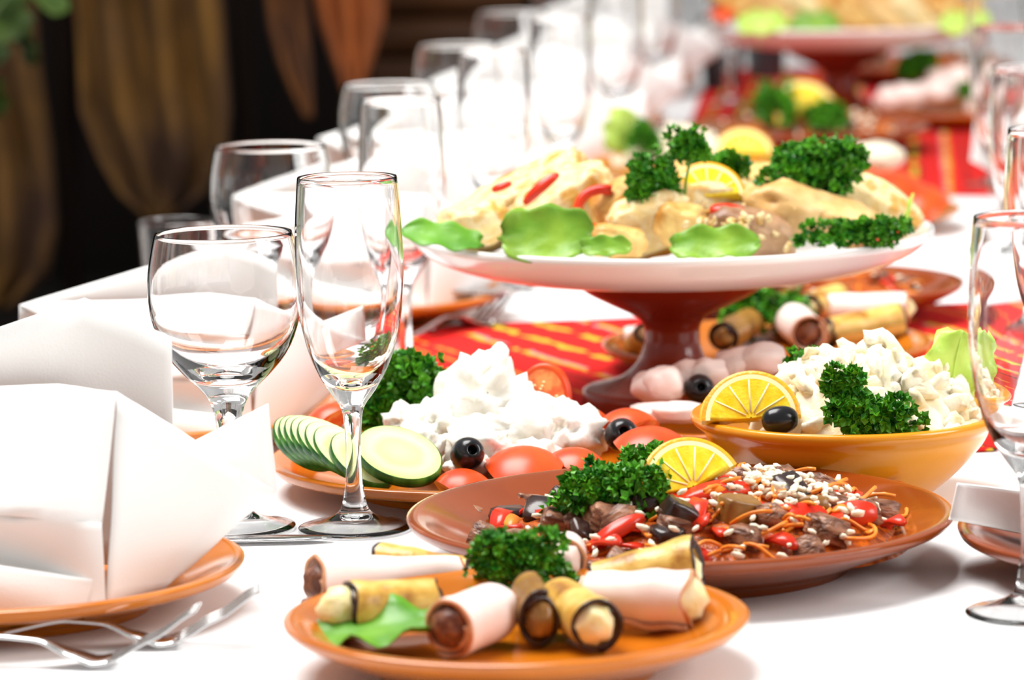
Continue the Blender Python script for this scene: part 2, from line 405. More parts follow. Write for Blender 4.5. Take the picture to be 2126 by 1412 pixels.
def build_background():
    blk = mat('matt_dark_wood', (0.006, 0.003, 0.002), 0.9, spec=0.1)
    rod = MB(); tube(rod, [(-1.3, 5.02, 1.56), (-0.14, 5.02, 1.56)], 0.014, 10)
    t = thing('curtain_rail', 'dark rail holding up the brown drapes in the background', 'rail', (0, 0, 0))
    obj('rail', rod, blk, t)
    for x in (-1.28, -0.577, -0.343):
        p = MB(); tube(p, [(x, 5.03, -0.75), (x, 5.03, 1.56)], 0.014, 10); obj('post', p, blk, t)
    br, br2 = (0.125, 0.055, 0.005), (0.030, 0.010, 0.002)
    g = 'brown drapes behind the table'
    tag(hanging('drape', 'brown drape at the far left edge with ragged narrowing hem', [(-60, -130, 60), (150, -130, 80), (330, -130, 108), (480, -120, 118), (570, -100, 100), (640, -60, 20)], 5.0, br, br2, 1), *[
        'brown drape at the far left edge with ragged narrowing hem', 'drape', g])
    tag(hanging('drape', 'x', [(-60, 150, 455), (120, 165, 470), (230, 170, 480), (330, 210, 470), (400, 250, 430), (455, 310, 350)], 5.0, br, br2, 2),
        'wide olive-brown drape left of centre hanging to a blunt point', 'drape', g)
    tag(hanging('drape', 'x', [(-60, 545, 632), (60, 560, 640), (130, 580, 646), (190, 606, 648), (245, 634, 648)], 5.0, (0.14, 0.045, 0.006), (0.04, 0.012, 0.002), 3),
        'narrow brown drape tapering to a sharp point', 'drape', g)
    tag(hanging('drape', 'x', [(-60, 640, 800), (50, 662, 796), (110, 684, 780), (165, 706, 760), (215, 722, 745)], 5.0, (0.30, 0.075, 0.012), (0.09, 0.022, 0.004), 4),
        'reddish-brown drape beside the dark plank cupboard', 'drape', g)
    # plank cupboard far behind
    c = thing('plank_cupboard', 'dark brown cupboard of horizontal wooden planks behind the glasses', 'cupboard')
    wd = mat('dark_planks', (0.12, 0.040, 0.007), 0.6, (0.045, 0.014, 0.003), 9, (0.35, 0.65), stretch=(0.3, 1, 3))
    a = at(770, 0, 6.4); b = at(1090, 0, 6.4)
    body = MB(); bx(body, a.x, b.x, 6.415, 6.75, -0.75, 0.75); obj('body', body, blk, c)
    z = -0.75; k = 0
    while z < 0.72:
        h = 0.055; p = MB(); dy = 0.004 * (k % 3); bx(p, a.x, b.x, 6.395 + dy, 6.415, z, z + h)
        obj('plank', p, wd, c); z += h + 0.012; k += 1
    # leafy plant, top left
    t = thing('potted_plant', 'blurred green leafy plant at the top left corner', 'plant', (-0.75, 4.3, -0.75))
    pot = lathe(smooth_profile([(0, 0), (0.09, 0), (0.10, 0.02), (0.13, 0.24), (0.135, 0.25), (0.12, 0.25), (0.11, 0.2), (0, 0.2)], 2), 24)
    obj('pot', pot, 'glaze_red', t)
    gr = mat('plant_leaf', (0.02, 0.05, 0.004), 0.5, (0.05, 0.09, 0.010), 20)
    st = MB(); rng = random.Random(5)
    spots = [(-60, 40, 0.06), (10, 10, 0.06), (30, 50, 0.05), (-10, 110, 0.05), (40, -40, 0.07), (-60, 150, 0.06), (-90, 90, 0.07), (-20, -60, 0.08)]
    for i, (px, py, L) in enumerate(spots):
        p = at(px, py, 4.3 + rng.uniform(-0.04, 0.04)) - Vector((-0.75, 4.3, -0.75))
        tube(st, [(0, 0, 0.2), (p.x * 0.1, p.y * 0.5, p.z * 0.75), p], 0.003, 5)
        obj('leaf', leaf_mesh(L, L * 0.5, i, 0.12, 0.06), gr, t, p, (rng.uniform(-0.4, 0.4), rng.uniform(0.3, 1.4), rng.uniform(0, 6)))
    obj('stems', st, gr, t)

def leaf_mesh(L, W, seed, ruffle=0.15, bend=0.3, n=16):
    """a leaf along +x from its base, edges ruffled"""
    def fn(u, v):
        s = v * 2 - 1
        wid = W * (0.35 + 0.65 * max(0.0, (1 - abs(2 * u ** 0.9 - 1) ** 3.0)) ** 0.6) * (1 + 0.07 * math.sin(u * 17 + seed * 2 + s))
        x = L * u + 0.015 * L * math.sin(s * 5 + seed)
        y = s * wid
        z = bend * L * math.sin(u * 1.9) - 0.35 * bend * L * s * s * 0 + ruffle * W * (abs(s) ** 2) * math.sin(u * 15 + seed + s * 2) + 0.18 * W * s * s
        z += 0.05 * W * noise.noise(Vector((u * 5, s * 4, seed)))
        return (x, y, z)
    return grid(MB(), fn, n, 12)
build_background()

# ------------------------------------------------------------------ red woven cloths on the table
def red_cloth(label, corners, ang, name='red_table_runner'):
    c = sum((Vector(p) for p in corners), Vector((0, 0))) / 4
    ca, sa = math.cos(-ang), math.sin(-ang)
    loc = [((p[0] - c.x) * ca - (p[1] - c.y) * sa, (p[0] - c.x) * sa + (p[1] - c.y) * ca) for p in corners]
    def fn(u, v):
        a = Vector(loc[0]).lerp(Vector(loc[1]), u); b = Vector(loc[3]).lerp(Vector(loc[2]), u)
        p = a.lerp(b, v)
        return (p.x, p.y, 0.0006 * (1 + noise.noise(Vector((p.x * 30, p.y * 30, 2)))))
    o = obj(name, grid(MB(), fn, 30, 40), 'runner', None, (c.x, c.y, 0.0012), (0, 0, ang))
    thicken(o, 0.0012)
    return tag(o, label, 'cloth', 'red woven cloths')
red_cloth('red woven runner with yellow and black stripes under the near cake stand', [(-0.085, 2.33), (0.30, 2.36), (0.42, 3.06), (-0.085, 2.96)], R(24))
red_cloth('red woven runner far back under the blurred dishes', [(0.16, 3.95), (0.70, 3.80), (0.80, 5.6), (0.30, 5.7)], R(-6))

# ------------------------------------------------------------------ crockery
def plate(name, label, xy, Rr, H, m, foot=0.6, depth=0.45, lip=0.006, group='glazed clay dishes', cat='plate'):
    fz = H * depth
    pr = [(0, 0.0025), (Rr * foot - 0.006, 0.0025), (Rr * foot - 0.004, 0), (Rr * foot, 0), (Rr * foot + 0.002, 0.004), (Rr * 0.82, H * 0.48), (Rr - 0.004, H - lip - 0.001),
          (Rr, H - lip * 0.55), (Rr + 0.0005, H - lip * 0.2), (Rr - 0.003, H), (Rr - 0.010, H - 0.002), (Rr * 0.80, H * 0.66), (Rr * 0.66, fz + 0.001), (Rr * 0.55, fz), (0, fz)]
    o = obj(name, lathe(smooth_profile(pr, 4), 96), m, None, (xy[0], xy[1], 0.0))
    tag(o, label, cat, group)
    return fz
FLUTE = [(0, 0.0082), (0.004, 0.0078), (0.0100, 0.0062), (0.020, 0.0029), (0.0295, 0.0009), (0.0314, 0.0007), (0.0322, 0.0016), (0.030, 0.0028), (0.020, 0.0050), (0.0095, 0.0100), (0.0062, 0.018), (0.0046, 0.032), (0.0042, 0.046), (0.0050, 0.060),
         (0.0066, 0.070), (0.0135, 0.0800), (0.0205, 0.0925), (0.0258, 0.108), (0.0292, 0.126), (0.0306, 0.145), (0.0302, 0.165), (0.0292, 0.185), (0.0280, 0.1995), (0.0276, 0.2004),
         (0.0270, 0.1995), (0.0281, 0.185), (0.0291, 0.165), (0.0295, 0.145), (0.0281, 0.126), (0.0246, 0.109), (0.0192, 0.0955), (0.0115, 0.0865), (0.0045, 0.0832), (0, 0.0825)]
GOBLET = [(0, 0.0088), (0.005, 0.0082), (0.0115, 0.0068), (0.022, 0.0034), (0.0335, 0.0010), (0.0358, 0.0008), (0.0366, 0.0018), (0.034, 0.003), (0.022, 0.0055), (0.011, 0.011), (0.0075, 0.020), (0.0062, 0.035), (0.0064, 0.052), (0.0080, 0.066), (0.0130, 0.0775),
          (0.0240, 0.0885), (0.0340, 0.1005), (0.0405, 0.1155), (0.0436, 0.132), (0.0430, 0.147), (0.0408, 0.160), (0.0388, 0.1686), (0.0384, 0.1694), (0.0377, 0.1686),
          (0.0396, 0.160), (0.0417, 0.147), (0.0422, 0.132), (0.0392, 0.117), (0.0325, 0.1040), (0.0220, 0.0945), (0.010, 0.0895), (0, 0.0885)]
TUMBLER = [(0, 0.0008), (0.022, 0.0008), (0.0235, 0.002), (0.0262, 0.04), (0.0285, 0.08), (0.0295, 0.0965), (0.029, 0.0972), (0.0284, 0.0965), (0.0273, 0.08), (0.025, 0.04), (0.0222, 0.011), (0, 0.0095)]
_gl = {}
def glass(kind, label, x, Y, s=1.0):
    prof = {'champagne_flute': FLUTE, 'wine_goblet': GOBLET, 'tumbler': TUMBLER}[kind]
    if kind not in _gl:
        full = lathe(smooth_profile(prof, 3), 56)
        if kind == 'tumbler': _gl[kind] = [(kind, full.mesh(kind))]
        else:
            fm = full.mesh('whole'); nrm = [v.normal.copy() for v in fm.vertices]
            top = 0.070 if kind == 'champagne_flute' else 0.072
            zc = lambda f: sum(full.v[i][2] for i in f) / len(f)
            _gl[kind] = []
            for nm, lo, hi in (('foot', -1, 0.009), ('stem', 0.009, top), ('bowl', top, 9)):
                pk = full.pick(lambda f, mi, lo=lo, hi=hi: lo <= zc(f) < hi); me = pk.mesh(nm)
                inv = {b: a for a, b in pk.src.items()}
                me.normals_split_custom_set_from_vertices([nrm[inv[k]] for k in range(len(pk.v))])
                _gl[kind].append((nm, me))
            bpy.data.meshes.remove(fm)
    if kind == 'tumbler': o = obj(kind, _gl[kind][0][1], 'glass', None, (x, Y, 0.0004), (0, 0, 0), (s, s, s))
    else:
        o = bpy.data.objects.new(kind, None); COL.objects.link(o); o.empty_display_size = 0.02
        o.location = (x, Y, 0.0004); o.scale = (s, s, s)
        for nm, me in _gl[kind]: obj(nm, me, 'glass', o)
    g = {'champagne_flute': 'clear champagne flutes', 'wine_goblet': 'clear wine goblets', 'tumbler': 'small clear tumblers'}[kind]
    return tag(o, label, 'glass', g)

# cake stand: white plate on red-brown pedestal
def cake_stand(label, x, Y, rz=0):
    t = thing('cake_stand', label, 'cake stand', (x, Y, 0), (0, 0, rz), 'footed cake stands')
    pr = [(0, 0.0905), (0.060, 0.0905), (0.090, 0.0915), (0.130, 0.0965), (0.158, 0.1055), (0.1715, 0.1155), (0.1745, 0.1195), (0.1740, 0.1222), (0.1715, 0.1225), (0.165, 0.1188),
          (0.148, 0.110), (0.120, 0.1035), (0.080, 0.1005), (0, 0.100)]
    obj('plate', lathe(smooth_profile(pr, 4), 128), 'porcelain', t)
    pd = [(0, 0.004), (0.052, 0.004), (0.055, 0.0015), (0.0595, 0.0015), (0.0612, 0.005), (0.0612, 0.012), (0.059, 0.0152), (0.050, 0.0175), (0.034, 0.023), (0.0235, 0.033), (0.0185, 0.046), (0.0185, 0.055),
          (0.0235, 0.063), (0.040, 0.0715), (0.0565, 0.080), (0.064, 0.0865), (0.0655, 0.0900), (0.064, 0.0904), (0, 0.0904)]
    obj('pedestal', lathe(smooth_profile(pd, 4), 96), 'glaze_red', t)
    return t

# ------------------------------------------------------------------ napkin, folded to stand up
def quad_patch(mb, a, b, c, d, bulge, seed, n=10):
    a, b, c, d = map(Vector, (a, b, c, d))
    nm = ((c - a).cross(d - b)).normalized()
    def fn(u, v):
        p = a.lerp(b, u).lerp(d.lerp(c, u), v)
        return p + nm * (bulge * math.sin(PI * u) * math.sin(PI * v) + 0.0016 * noise.noise(p * 22 + Vector((seed, 0, 0))))
    grid(mb, fn, n, n)
_nap = {}
def napkin(label, x, Y, z, rz=0.0, s=1.0, var=0, sz=None):
    if var not in _nap:
        mb = MB()
        tl = (-0.097, 0.018, 0.100); pk = (0.044, 0.048, 0.143); tr = (0.089, 0.040, 0.122)
        bl = (-0.10, 0.020, 0.002); bm_ = (0.035, 0.045, 0.002); br = (0.088, 0.036, 0.002)
        quad_patch(mb, bl, bm_, pk, tl, -0.006, 1)
        quad_patch(mb, bm_, br, tr, pk, -0.004, 2)
        ap = (0.066, -0.048, 0.107); fr = (0.124, -0.012, 0.060); b1 = (0.084, -0.036, 0.003); b0 = (0.059, -0.078, 0.003)
        quad_patch(mb, b0, b1, fr, ap, 0.004, 3)                       # right face of the front fold
        l1 = (-0.005, -0.062, 0.050); l2 = (-0.085, -0.052, 0.055); ml = (0.058, -0.072, 0.046)
        quad_patch(mb, l2, ml, ap, (-0.045, -0.022, 0.070), 0.003, 4)  # left face
        quad_patch(mb, (-0.09, -0.062, 0.006), b0, ml, l2, -0.010, 5)  # lower front flap
        quad_patch(mb, (-0.07, -0.070, 0.002), (0.048, -0.082, 0.002), (0.053, -0.0745, 0.018), (-0.08, -0.066, 0.040), 0.003, 9)
        wt = (0.139, 0.016, 0.090); wb = (0.143, 0.010, 0.045); wi = (0.098, 0.002, 0.072); wl = (0.080, -0.022, 0.003)
        quad_patch(mb, wl, wb, wt, wi, 0.006, 6)                       # right wing
        quad_patch(mb, wl, wb, fr, b1, 0.005, 7)
        quad_patch(mb, ap, fr, wi, (0.03, 0.030, 0.100), 0.003, 8)     # upper tuck between the folds
        quad_patch(mb, (-0.045, -0.022, 0.070), ap, (0.03, 0.030, 0.100), tl, 0.004, 10)
        me = mb.mesh('napkin')
        bm = bmesh.new(); bm.from_mesh(me); bmesh.ops.remove_doubles(bm, verts=bm.verts, dist=0.0012); bm.to_mesh(me); bm.free()
        _nap[var] = me
    sx = s
    o = obj('napkin', _nap[var], 'napkin', None, (x, Y, z), (0, 0, rz), (sx, s, sz or s))
    thicken(o, 0.0012)
    return tag(o, label, 'napkin', 'folded white napkins')

# ------------------------------------------------------------------ cutlery
def strip(mb, st, th=0.0016):
    """st: (x, y, z, halfwidth) stations -> flat bar"""
    vs = []; fs = []
    for x, y, z, hw in st:
        vs += [(x, y - hw, z), (x, y + hw, z), (x, y + hw * 0.8, z + th), (x, y - hw * 0.8, z + th)]
    for i in range(len(st) - 1):
        o = i * 4
        for k in range(4): fs.append((o + k, o + (k + 1) % 4, o + 4 + (k + 1) % 4, o + 4 + k))
    fs.append((3, 2, 1, 0)); n = len(st) * 4; fs.append((n - 4, n - 3, n - 2, n - 1))
    mb.add(vs, fs)
def fz(x):
    P = [(0, 0.0012), (0.05, 0.006), (0.095, 0.0135), (0.115, 0.0115), (0.130, 0.005), (0.142, 0.0012), (0.150, 0.0025), (0.170, 0.013), (0.192, 0.027)]
    for (a, b), (c, d) in zip(P, P[1:]):
        if x <= c:
            t = (x - a) / (c - a); t = t * t * (3 - 2 * t) * 0.4 + t * 0.6
            return b + (d - b) * t
    return P[-1][1]
def fork_mesh():
    mb = MB()
    W = lambda x: 0.0052 if x < 0.03 else (0.0052 - 0.0027 * (x - 0.03) / 0.08 if x < 0.11 else 0.0025 + (0.0085 * min(1, (x - 0.11) / 0.03)))
    strip(mb, [(x, 0, fz(x), W(x)) for x in [0.003 * i for i in range(51)]])
    for k in range(4):
        y = (k - 1.5) * 0.0058
        strip(mb, [(x, y, fz(x), 0.0018 * (1 - 0.5 * max(0, (x - 0.18) / 0.012))) for x in [0.149 + 0.0036 * i for i in range(13)]])
    return mb
def knife_mesh():
    mb = MB()
    strip(mb, [(x, 0, 0.001, 0.0042 + 0.0012 * math.sin(x * 30)) for x in [0.005 * i for i in range(20)]], 0.004)
    strip(mb, [(0.095 + x, 0, 0.0016, 0.0085 * math.sqrt(max(0.03, 1 - (x / 0.112) ** 6))) for x in [0.007 * i for i in range(17)]], 0.0012)
    return mb
def spoon_mesh():
    mb = MB()
    strip(mb, [(x, 0, 0.001 + 0.01 * math.sin(x / 0.13 * PI) , 0.0045 - 0.002 * x / 0.12) for x in [0.005 * i for i in range(26)]])
    vs0, fs = ico(3)
    out = []
    for v in vs0:
        z = v.z * 0.004
        out.append((0.142 + v.x * 0.024, v.y * 0.016, 0.0055 + (z if v.z < 0 else z * 0.2 - 0.003 * (1 - v.x ** 2 - v.y ** 2))))
    mb.add(out, fs)
    return mb
_cut = {}
def cutlery(kind, label, loc, rz, ry=0.0, mesh={'fork': fork_mesh, 'knife': knife_mesh, 'spoon': spoon_mesh}):
    if kind not in _cut: _cut[kind] = mesh[kind]().mesh(kind)
    o = obj(kind, _cut[kind], 'steel', None, loc, (0, ry, rz))
    return tag(o, label, kind, 'steel cutlery')

# ------------------------------------------------------------------ food builders
def parsley(label, loc, size, seed, n=420, lr=0.0040, stems=3, group='curly parsley sprigs', bare=None):
    """curly parsley: loc is the underside centre; size = half width, half depth, height"""
    rng = random.Random(seed); t = thing('parsley_sprig', label, 'parsley', loc, (0, 0, 0), group)
    mb = MB()
    cl = [(Vector((rng.uniform(-.62, .62), rng.uniform(-.6, .6), rng.uniform(0.2, 0.75))), rng.uniform(0.26, 0.42)) for _ in range(13)]
    per = n // len(cl)
    S = Vector(size)
    for c, cr in cl:
        for _ in range(per):
            d = Vector((rng.gauss(0, 1), rng.gauss(0, 1), rng.gauss(0.25, 1))).normalized()
            p = c + d * cr * rng.uniform(0.75, 1.08)
            p = Vector((p.x * S.x, p.y * S.y, p.z * S.z))
            if p.z < 0.001: p.z = 0.001
            nrm = (d + Vector((rng.gauss(0, .45), rng.gauss(0, .45), rng.gauss(0.2, .45)))).normalized()
            q = nrm.to_track_quat('Z', 'Y') @ Quaternion((0, 0, 1), rng.uniform(0, 6.28))
            r = lr * rng.uniform(0.7, 1.25)
            vs = [p + q @ Vector((0, 0, -0.35 * r))]
            k = 8
            for i in range(k):
                a = 2 * PI * i / k; rr = r * (1.0 if i % 2 else 0.86) * rng.uniform(0.85, 1.15)
                vs.append(p + q @ Vector((rr * math.cos(a), rr * math.sin(a), r * (0.62 if i % 2 else -0.05) + rng.uniform(-.2, .2) * r)))
            mb.add(vs, [(0, 1 + i, 1 + (i + 1) % k) for i in range(k)])
    obj('foliage', mb.mesh('foliage', False), 'parsley', t)
    sm = MB()
    for i in range(stems):
        c, cr = cl[i]
        tip = Vector((c.x * S.x, c.y * S.y, c.z * S.z)); base = Vector((rng.uniform(-.2, .2) * S.x, rng.uniform(-.2, .2) * S.y, 0.001))
        tube(sm, [base, base.lerp(tip, 0.5) + Vector((rng.uniform(-.1, .1) * S.x, 0, 0)), tip], [0.0011, 0.0009, 0.0006], 5)
    if bare: tube(sm, bare, 0.0011, 5)
    obj('stem', sm, 'parsley_stem', t)
    return t
def lettuce(label, loc, L, W, rot, m='lettuce', seed=0, ruffle=0.16, bend=0.25):
    t = thing('lettuce_leaf', label, 'lettuce', loc, rot, 'lettuce leaves')
    thicken(obj('blade', leaf_mesh(L, W, seed, ruffle, bend), m, t), 0.0006)
    rib = MB(); pts = []
    for i in range(9):
        u = i / 9; pts.append((L * u + 0.04 * L * math.sin(seed), 0, bend * L * math.sin(u * 1.9) - 0.0005))
    tube(rib, pts, [0.0010 * (1 - 0.10 * i) for i in range(9)], 6); obj('midrib', rib, m, t)
    return t
def roll_mesh(L, r, r2, th, turns, seed, edge=0.0016, squash=1.0, pinch=0.0):
    """a slice wound into a roll along +x; slot 0 the sheet, slot 1 its rim"""
    mb = MB(); n = int(30 * turns); rng = random.Random(seed); ph = rng.uniform(0, 6.28)
    xs = [0, edge] + [edge + (L - 2 * edge) * i / 12 for i in range(1, 12)] + [L - edge, L]
    ring = 2 * (n + 1); vs = []
    for x in xs:
        t = x / L; rr = r * (1 - t) + r2 * t
        wob = (1 + 0.10 * noise.noise(Vector((t * 4, seed, 0)))) * (1 - pinch * max(0, (t - 0.6) / 0.4) ** 2.5)
        for side in (0, 1):
            for i in range(n + 1):
                th_ = i / n * turns * 2 * PI
                rad = rr * wob * (0.74 + 0.26 * i / n) - side * th
                rad *= 1 + 0.05 * noise.noise(Vector((math.cos(th_) * 1.3, math.sin(th_) * 1.3, t * 3 + seed)))
                a = th_ + ph
                ex = 0.004 * noise.noise(Vector((a, t * 2, seed + 5))) * (1 if t in (0, 1) else 0.6)
                vs.append((x + ex, rad * math.cos(a), rad * math.sin(a) * squash))
    fs = []; mi = []
    for j in range(len(xs) - 1):
        o = j * ring; p = (j + 1) * ring; rim = 1 if j in (0, len(xs) - 2) else 0
        for i in range(n):
            fs.append((o + i, o + i + 1, p + i + 1, p + i)); mi.append(rim)
            fs.append((o + n + 1 + i + 1, o + n + 1 + i, p + n + 1 + i, p + n + 1 + i + 1)); mi.append(rim)
        fs.append((o + n, o + 2 * n + 1, p + 2 * n + 1, p + n)); mi.append(1)
        fs.append((o + n + 1, o, p, p + n + 1)); mi.append(1)
    for j, flip in ((0, 1), (len(xs) - 1, 0)):
        o = j * ring
        for i in range(n):
            q = (o + i, o + i + 1, o + n + 2 + i, o + n + 1 + i)
            fs.append(q[::-1] if flip else q); mi.append(1)
    mb.add(vs, fs, mi); return mb
def roll(kind, label, p0, p1, r, r2=None, seed=0, filling='cream', group=None, turns=1.35, fill_out=0.002, dark=False, squash=1.0, pinch=0.0):
    """p0 the open end shown, p1 the other end"""
    p0, p1 = Vector(p0), Vector(p1); L = (p1 - p0).length; r2 = r2 or r
    q = (p1 - p0).to_track_quat('X', 'Z')
    cat = 'ham roll' if kind == 'ham_roll' else 'aubergine roll'
    t = thing(kind, label, cat, p0, q, group or 'stuffed rolls')
    mats = ['ham', 'ham_edge'] if kind == 'ham_roll' else (['aub_dark', 'aub_skin'] if dark else ['aub', 'aub_skin'])
    rm = roll_mesh(L, r, r2, 0.0019, turns, seed, 0.0016 if kind == 'ham_roll' else 0.0014, squash, pinch)
    sl = obj('ham_slice' if kind == 'ham_roll' else 'aubergine_slice', rm.pick(lambda f, mi: mi == 0), mats[0], t)
    obj('rind' if kind == 'ham_roll' else 'skin', rm.pick(lambda f, mi: mi == 1), mats[1], sl)
    ir = r * 0.73
    f = blob((0.012, ir, ir * squash), seed, 3, 0.16, 2.2, 1.0, 0.12, 6)
    f.v = [(x + 0.0095 - fill_out, y, z) for x, y, z in f.v]
    f2 = blob((0.012, r2 * .70, r2 * .70 * squash), seed + 3, 3, 0.16, 2.2)
    f.add([(x + L - 0.011, y, z) for x, y, z in f2.v], f2.f)
    tube(f, [(0.008, 0, 0), (L - 0.01, 0, 0)], min(ir, r2 * .7) * 0.9, 14)
    obj('filling', f, filling, t)
    return t
def tomato_wedge(label, loc, rot, s=0.028, span=80, seed=0, group='tomato wedges'):
    mb = MB(); n, m = 12, 14; a0 = -R(span) / 2
    def P(la, lo, k=1.0):
        return (s * k * math.cos(la) * math.cos(lo), s * k * math.cos(la) * math.sin(lo), s * 1.12 * k * math.sin(la))
    grid(mb, lambda u, v: P(-PI / 2 * .96 + PI * .96 * v, a0 + R(span) * u), n, m, 0)
    for lo, fl in ((a0, 0), (-a0, 1)):
        def fn(u, v, lo=lo):
            la = -PI / 2 * .96 + PI * .96 * v; x, y, z = P(la, lo, u)
            d = 0.10 * s * math.sin(PI * min(1, u * 1.2)) ** 2 * math.sin(PI * v)
            return (x, y + (d if lo < 0 else -d), z)
        grid(mb, fn, 8, m, 1)
    t = thing('tomato_wedge', label, 'tomato', loc, rot, group)
    obj('skin', mb.pick(lambda f, mi: mi == 0), 'tomato', t); obj('flesh', mb.pick(lambda f, mi: mi == 1), 'tomato_cut', t)
    return t
def olive(label, loc, s=0.009, rot=(0.5, 0.3, 0)):
    pr = [(0, -1.0), (0.35, -0.96), (0.7, -0.72), (0.88, -0.35), (0.92, 0.05), (0.86, 0.45), (0.68, 0.8), (0.45, 1.0), (0.3, 1.03), (0.24, 0.9), (0.2, 0.5), (0, 0.4)]
    o = obj('olive', lathe([(r * s, z * s * 1.15) for r, z in smooth_profile(pr, 2)], 24), 'olive', None, loc, rot)
    return tag(o, label, 'olive', 'black olives')
def half_slice(name, label, loc, rot, Rr=0.028, t=0.010, cat='orange slice', span=180):
    mb = MB(); n = 30; rings = [(0.0, 0), (0.08, 2), (0.80, 2), (0.90, 1), (0.97, 0), (1.0, 0)]
    radii = [0.02, 0.82, 0.91, 0.985]
    mis = [0, 1, 2]
    vs = []; fs = []; mi = []
    def ring(r, z): 
        o = len(vs)
        for i in range(n + 1):
            a = R(span) * i / n + R(90 - span / 2); vs.append((r * Rr * math.cos(a), r * Rr * math.sin(a), z))
        return o
    loops = [ring(r, t / 2 - (0.0006 if k == 0 else 0)) for k, r in enumerate(radii)] + [ring(1.0, t / 2 - 0.0012), ring(1.0, -t / 2 + 0.0012)] + [ring(r, -t / 2) for r in radii[::-1]]
    m_seq = [0, 1, 2, 2, 2, 2, 2, 1, 0]
    for k in range(len(loops) - 1):
        for i in range(n):
            fs.append((loops[k] + i, loops[k + 1] + i, loops[k + 1] + i + 1, loops[k] + i + 1)); mi.append(m_seq[k])
    for i in (0, n):
        fs.append(tuple(l + i for l in (loops if i == n else loops[::-1]))); mi.append(0)
    fs.append((loops[0], loops[0] + n, loops[-1] + n, loops[-1])); mi.append(0)
    mb.add(vs, fs, mi)
    o = thing(name, label, cat, loc, rot, 'citrus slices')
    body = obj('flesh', mb.pick(lambda f, mi: mi == 0), 'citrus', o)
    obj('pith', mb.pick(lambda f, mi: mi == 1), 'pith', o); obj('peel', mb.pick(lambda f, mi: mi == 2), 'peel', o)
    sg = MB()
    for i in range(1, 6):
        a = R(span) * i / 6 + R(90 - span / 2)
        for z in (t / 2 - 0.0001, -t / 2 + 0.0001):
            tube(sg, [(0.12 * Rr * math.cos(a), 0.12 * Rr * math.sin(a), z), (0.80 * Rr * math.cos(a), 0.80 * Rr * math.sin(a), z)], 0.0005, 4)
    obj('membrane', sg, 'pith', body)
    return o
def cucumber_slice(label, loc, rot, a=0.030, b=0.020, t=0.0035):
    mb = MB(); n = 40; vs = [(0, 0, t / 2)]; fs = []; mi = []
    def ring(k, z):
        o = len(vs)
        for i in range(n):
            th = 2 * PI * i / n; vs.append((a * k * math.cos(th), b * k * math.sin(th), z))
        return o
    L = [ring(0.5, t / 2), ring(0.965, t / 2), ring(1.0, t / 2 - 0.0006), ring(1.0, -t / 2 + 0.0006), ring(0.965, -t / 2)]
    for i in range(n): fs.append((0, L[0] + i, L[0] + (i + 1) % n)); mi.append(0)
    for k, m in ((0, 0), (1, 1), (2, 1), (3, 1)):
        for i in range(n): fs.append((L[k] + i, L[k + 1] + i, L[k + 1] + (i + 1) % n, L[k] + (i + 1) % n)); mi.append(m)
    fs.append(tuple(L[4] + i for i in range(n))); mi.append(0)
    mb.add(vs, fs, mi)
    o = thing('cucumber_slice', label, 'cucumber slice', loc, rot, 'cucumber slices')
    obj('flesh', mb.pick(lambda f, mi: mi == 0), 'cuke', o); obj('skin', mb.pick(lambda f, mi: mi == 1), 'cuke_skin', o)
    return o
def strip_mesh(L, w, t, bend, twist, seed):
    def cen(u): return Vector((L * (u - 0.5), 0, bend * L * (0.25 - (u - 0.5) ** 2)))
    mb = MB(); vs = []; fs = []; N = 12
    for i in range(N + 1):
        u = i / N; c = cen(u); tw = twist * (u - 0.5); ww = w * (0.35 + 0.65 * math.sin(PI * u) ** 0.5)
        for y, z in ((-1, -1), (1, -1), (1, 1), (-1, 1)):
            yy = y * ww / 2; zz = z * t / 2
            vs.append(c + Vector((0, yy * math.cos(tw) - zz * math.sin(tw), yy * math.sin(tw) + zz * math.cos(tw))))
    for i in range(N):
        for k in range(4): fs.append((i * 4 + k, i * 4 + (k + 1) % 4, i * 4 + 4 + (k + 1) % 4, i * 4 + 4 + k))
    fs.append((3, 2, 1, 0)); fs.append(tuple(N * 4 + k for k in range(4)))
    mb.add(vs, fs); return mb
def pepper_strip(label, loc, rot, L=0.03, w=0.008, bend=0.6, twist=0.5, group='red pepper strips', me=None):
    o = obj('pepper_strip', me or strip_mesh(L, w, 0.003, bend, twist, 0), 'pepper', None, loc, rot)
    return tag(o, label, 'pepper strip', group)
def piece(name, label, cat, size, loc, rot, m, seed, box=0.6, amp=0.25, freq=1.8, amp2=0.08, freq2=6, sub=3, group=None, flat=None):
    o = obj(name, blob(size, seed, sub, amp, freq, box, amp2, freq2, flat=flat), m, None, loc, rot)
    return tag(o, label, cat, group)

# ------------------------------------------------------------------ place settings along both sides
def setting(word, x, Y, nap_rz=0.0, s=1.0, sz=None):
    h = plate('dinner_plate', 'orange glazed clay dinner plate %s' % word[0], (x, Y), 0.125, 0.025, 'glaze_orange', 0.62, 0.40)
    napkin('white napkin folded upright %s' % word[1], x, Y, h + 0.001, nap_rz, s, 0, sz)
setting(('under the nearest napkin at lower left', 'on the nearest left plate beside the forks'), -0.265, 1.945, R(2), 1.0)
setting(('behind the near goblet and flute', 'seen through the nearest wine goblet'), -0.225, 2.46, R(4), 0.95, 0.78)
setting(('with its rim showing left of the near cake stand', 'behind the second champagne flute on the left'), -0.128, 3.02, R(2), 1.02, 0.86)
setting(('under the fourth napkin of the left row', 'fourth from the front in the left row'), -0.080, 3.58, R(4), 1.0, 0.84)
setting(('under the fifth napkin of the left row', 'fifth from the front in the left row'), 0.000, 4.10, R(-2), 1.05, 0.92)
setting(('under the sixth napkin of the left row', 'sixth from the front in the left row'), 0.065, 4.62, R(3), 1.05, 0.92)
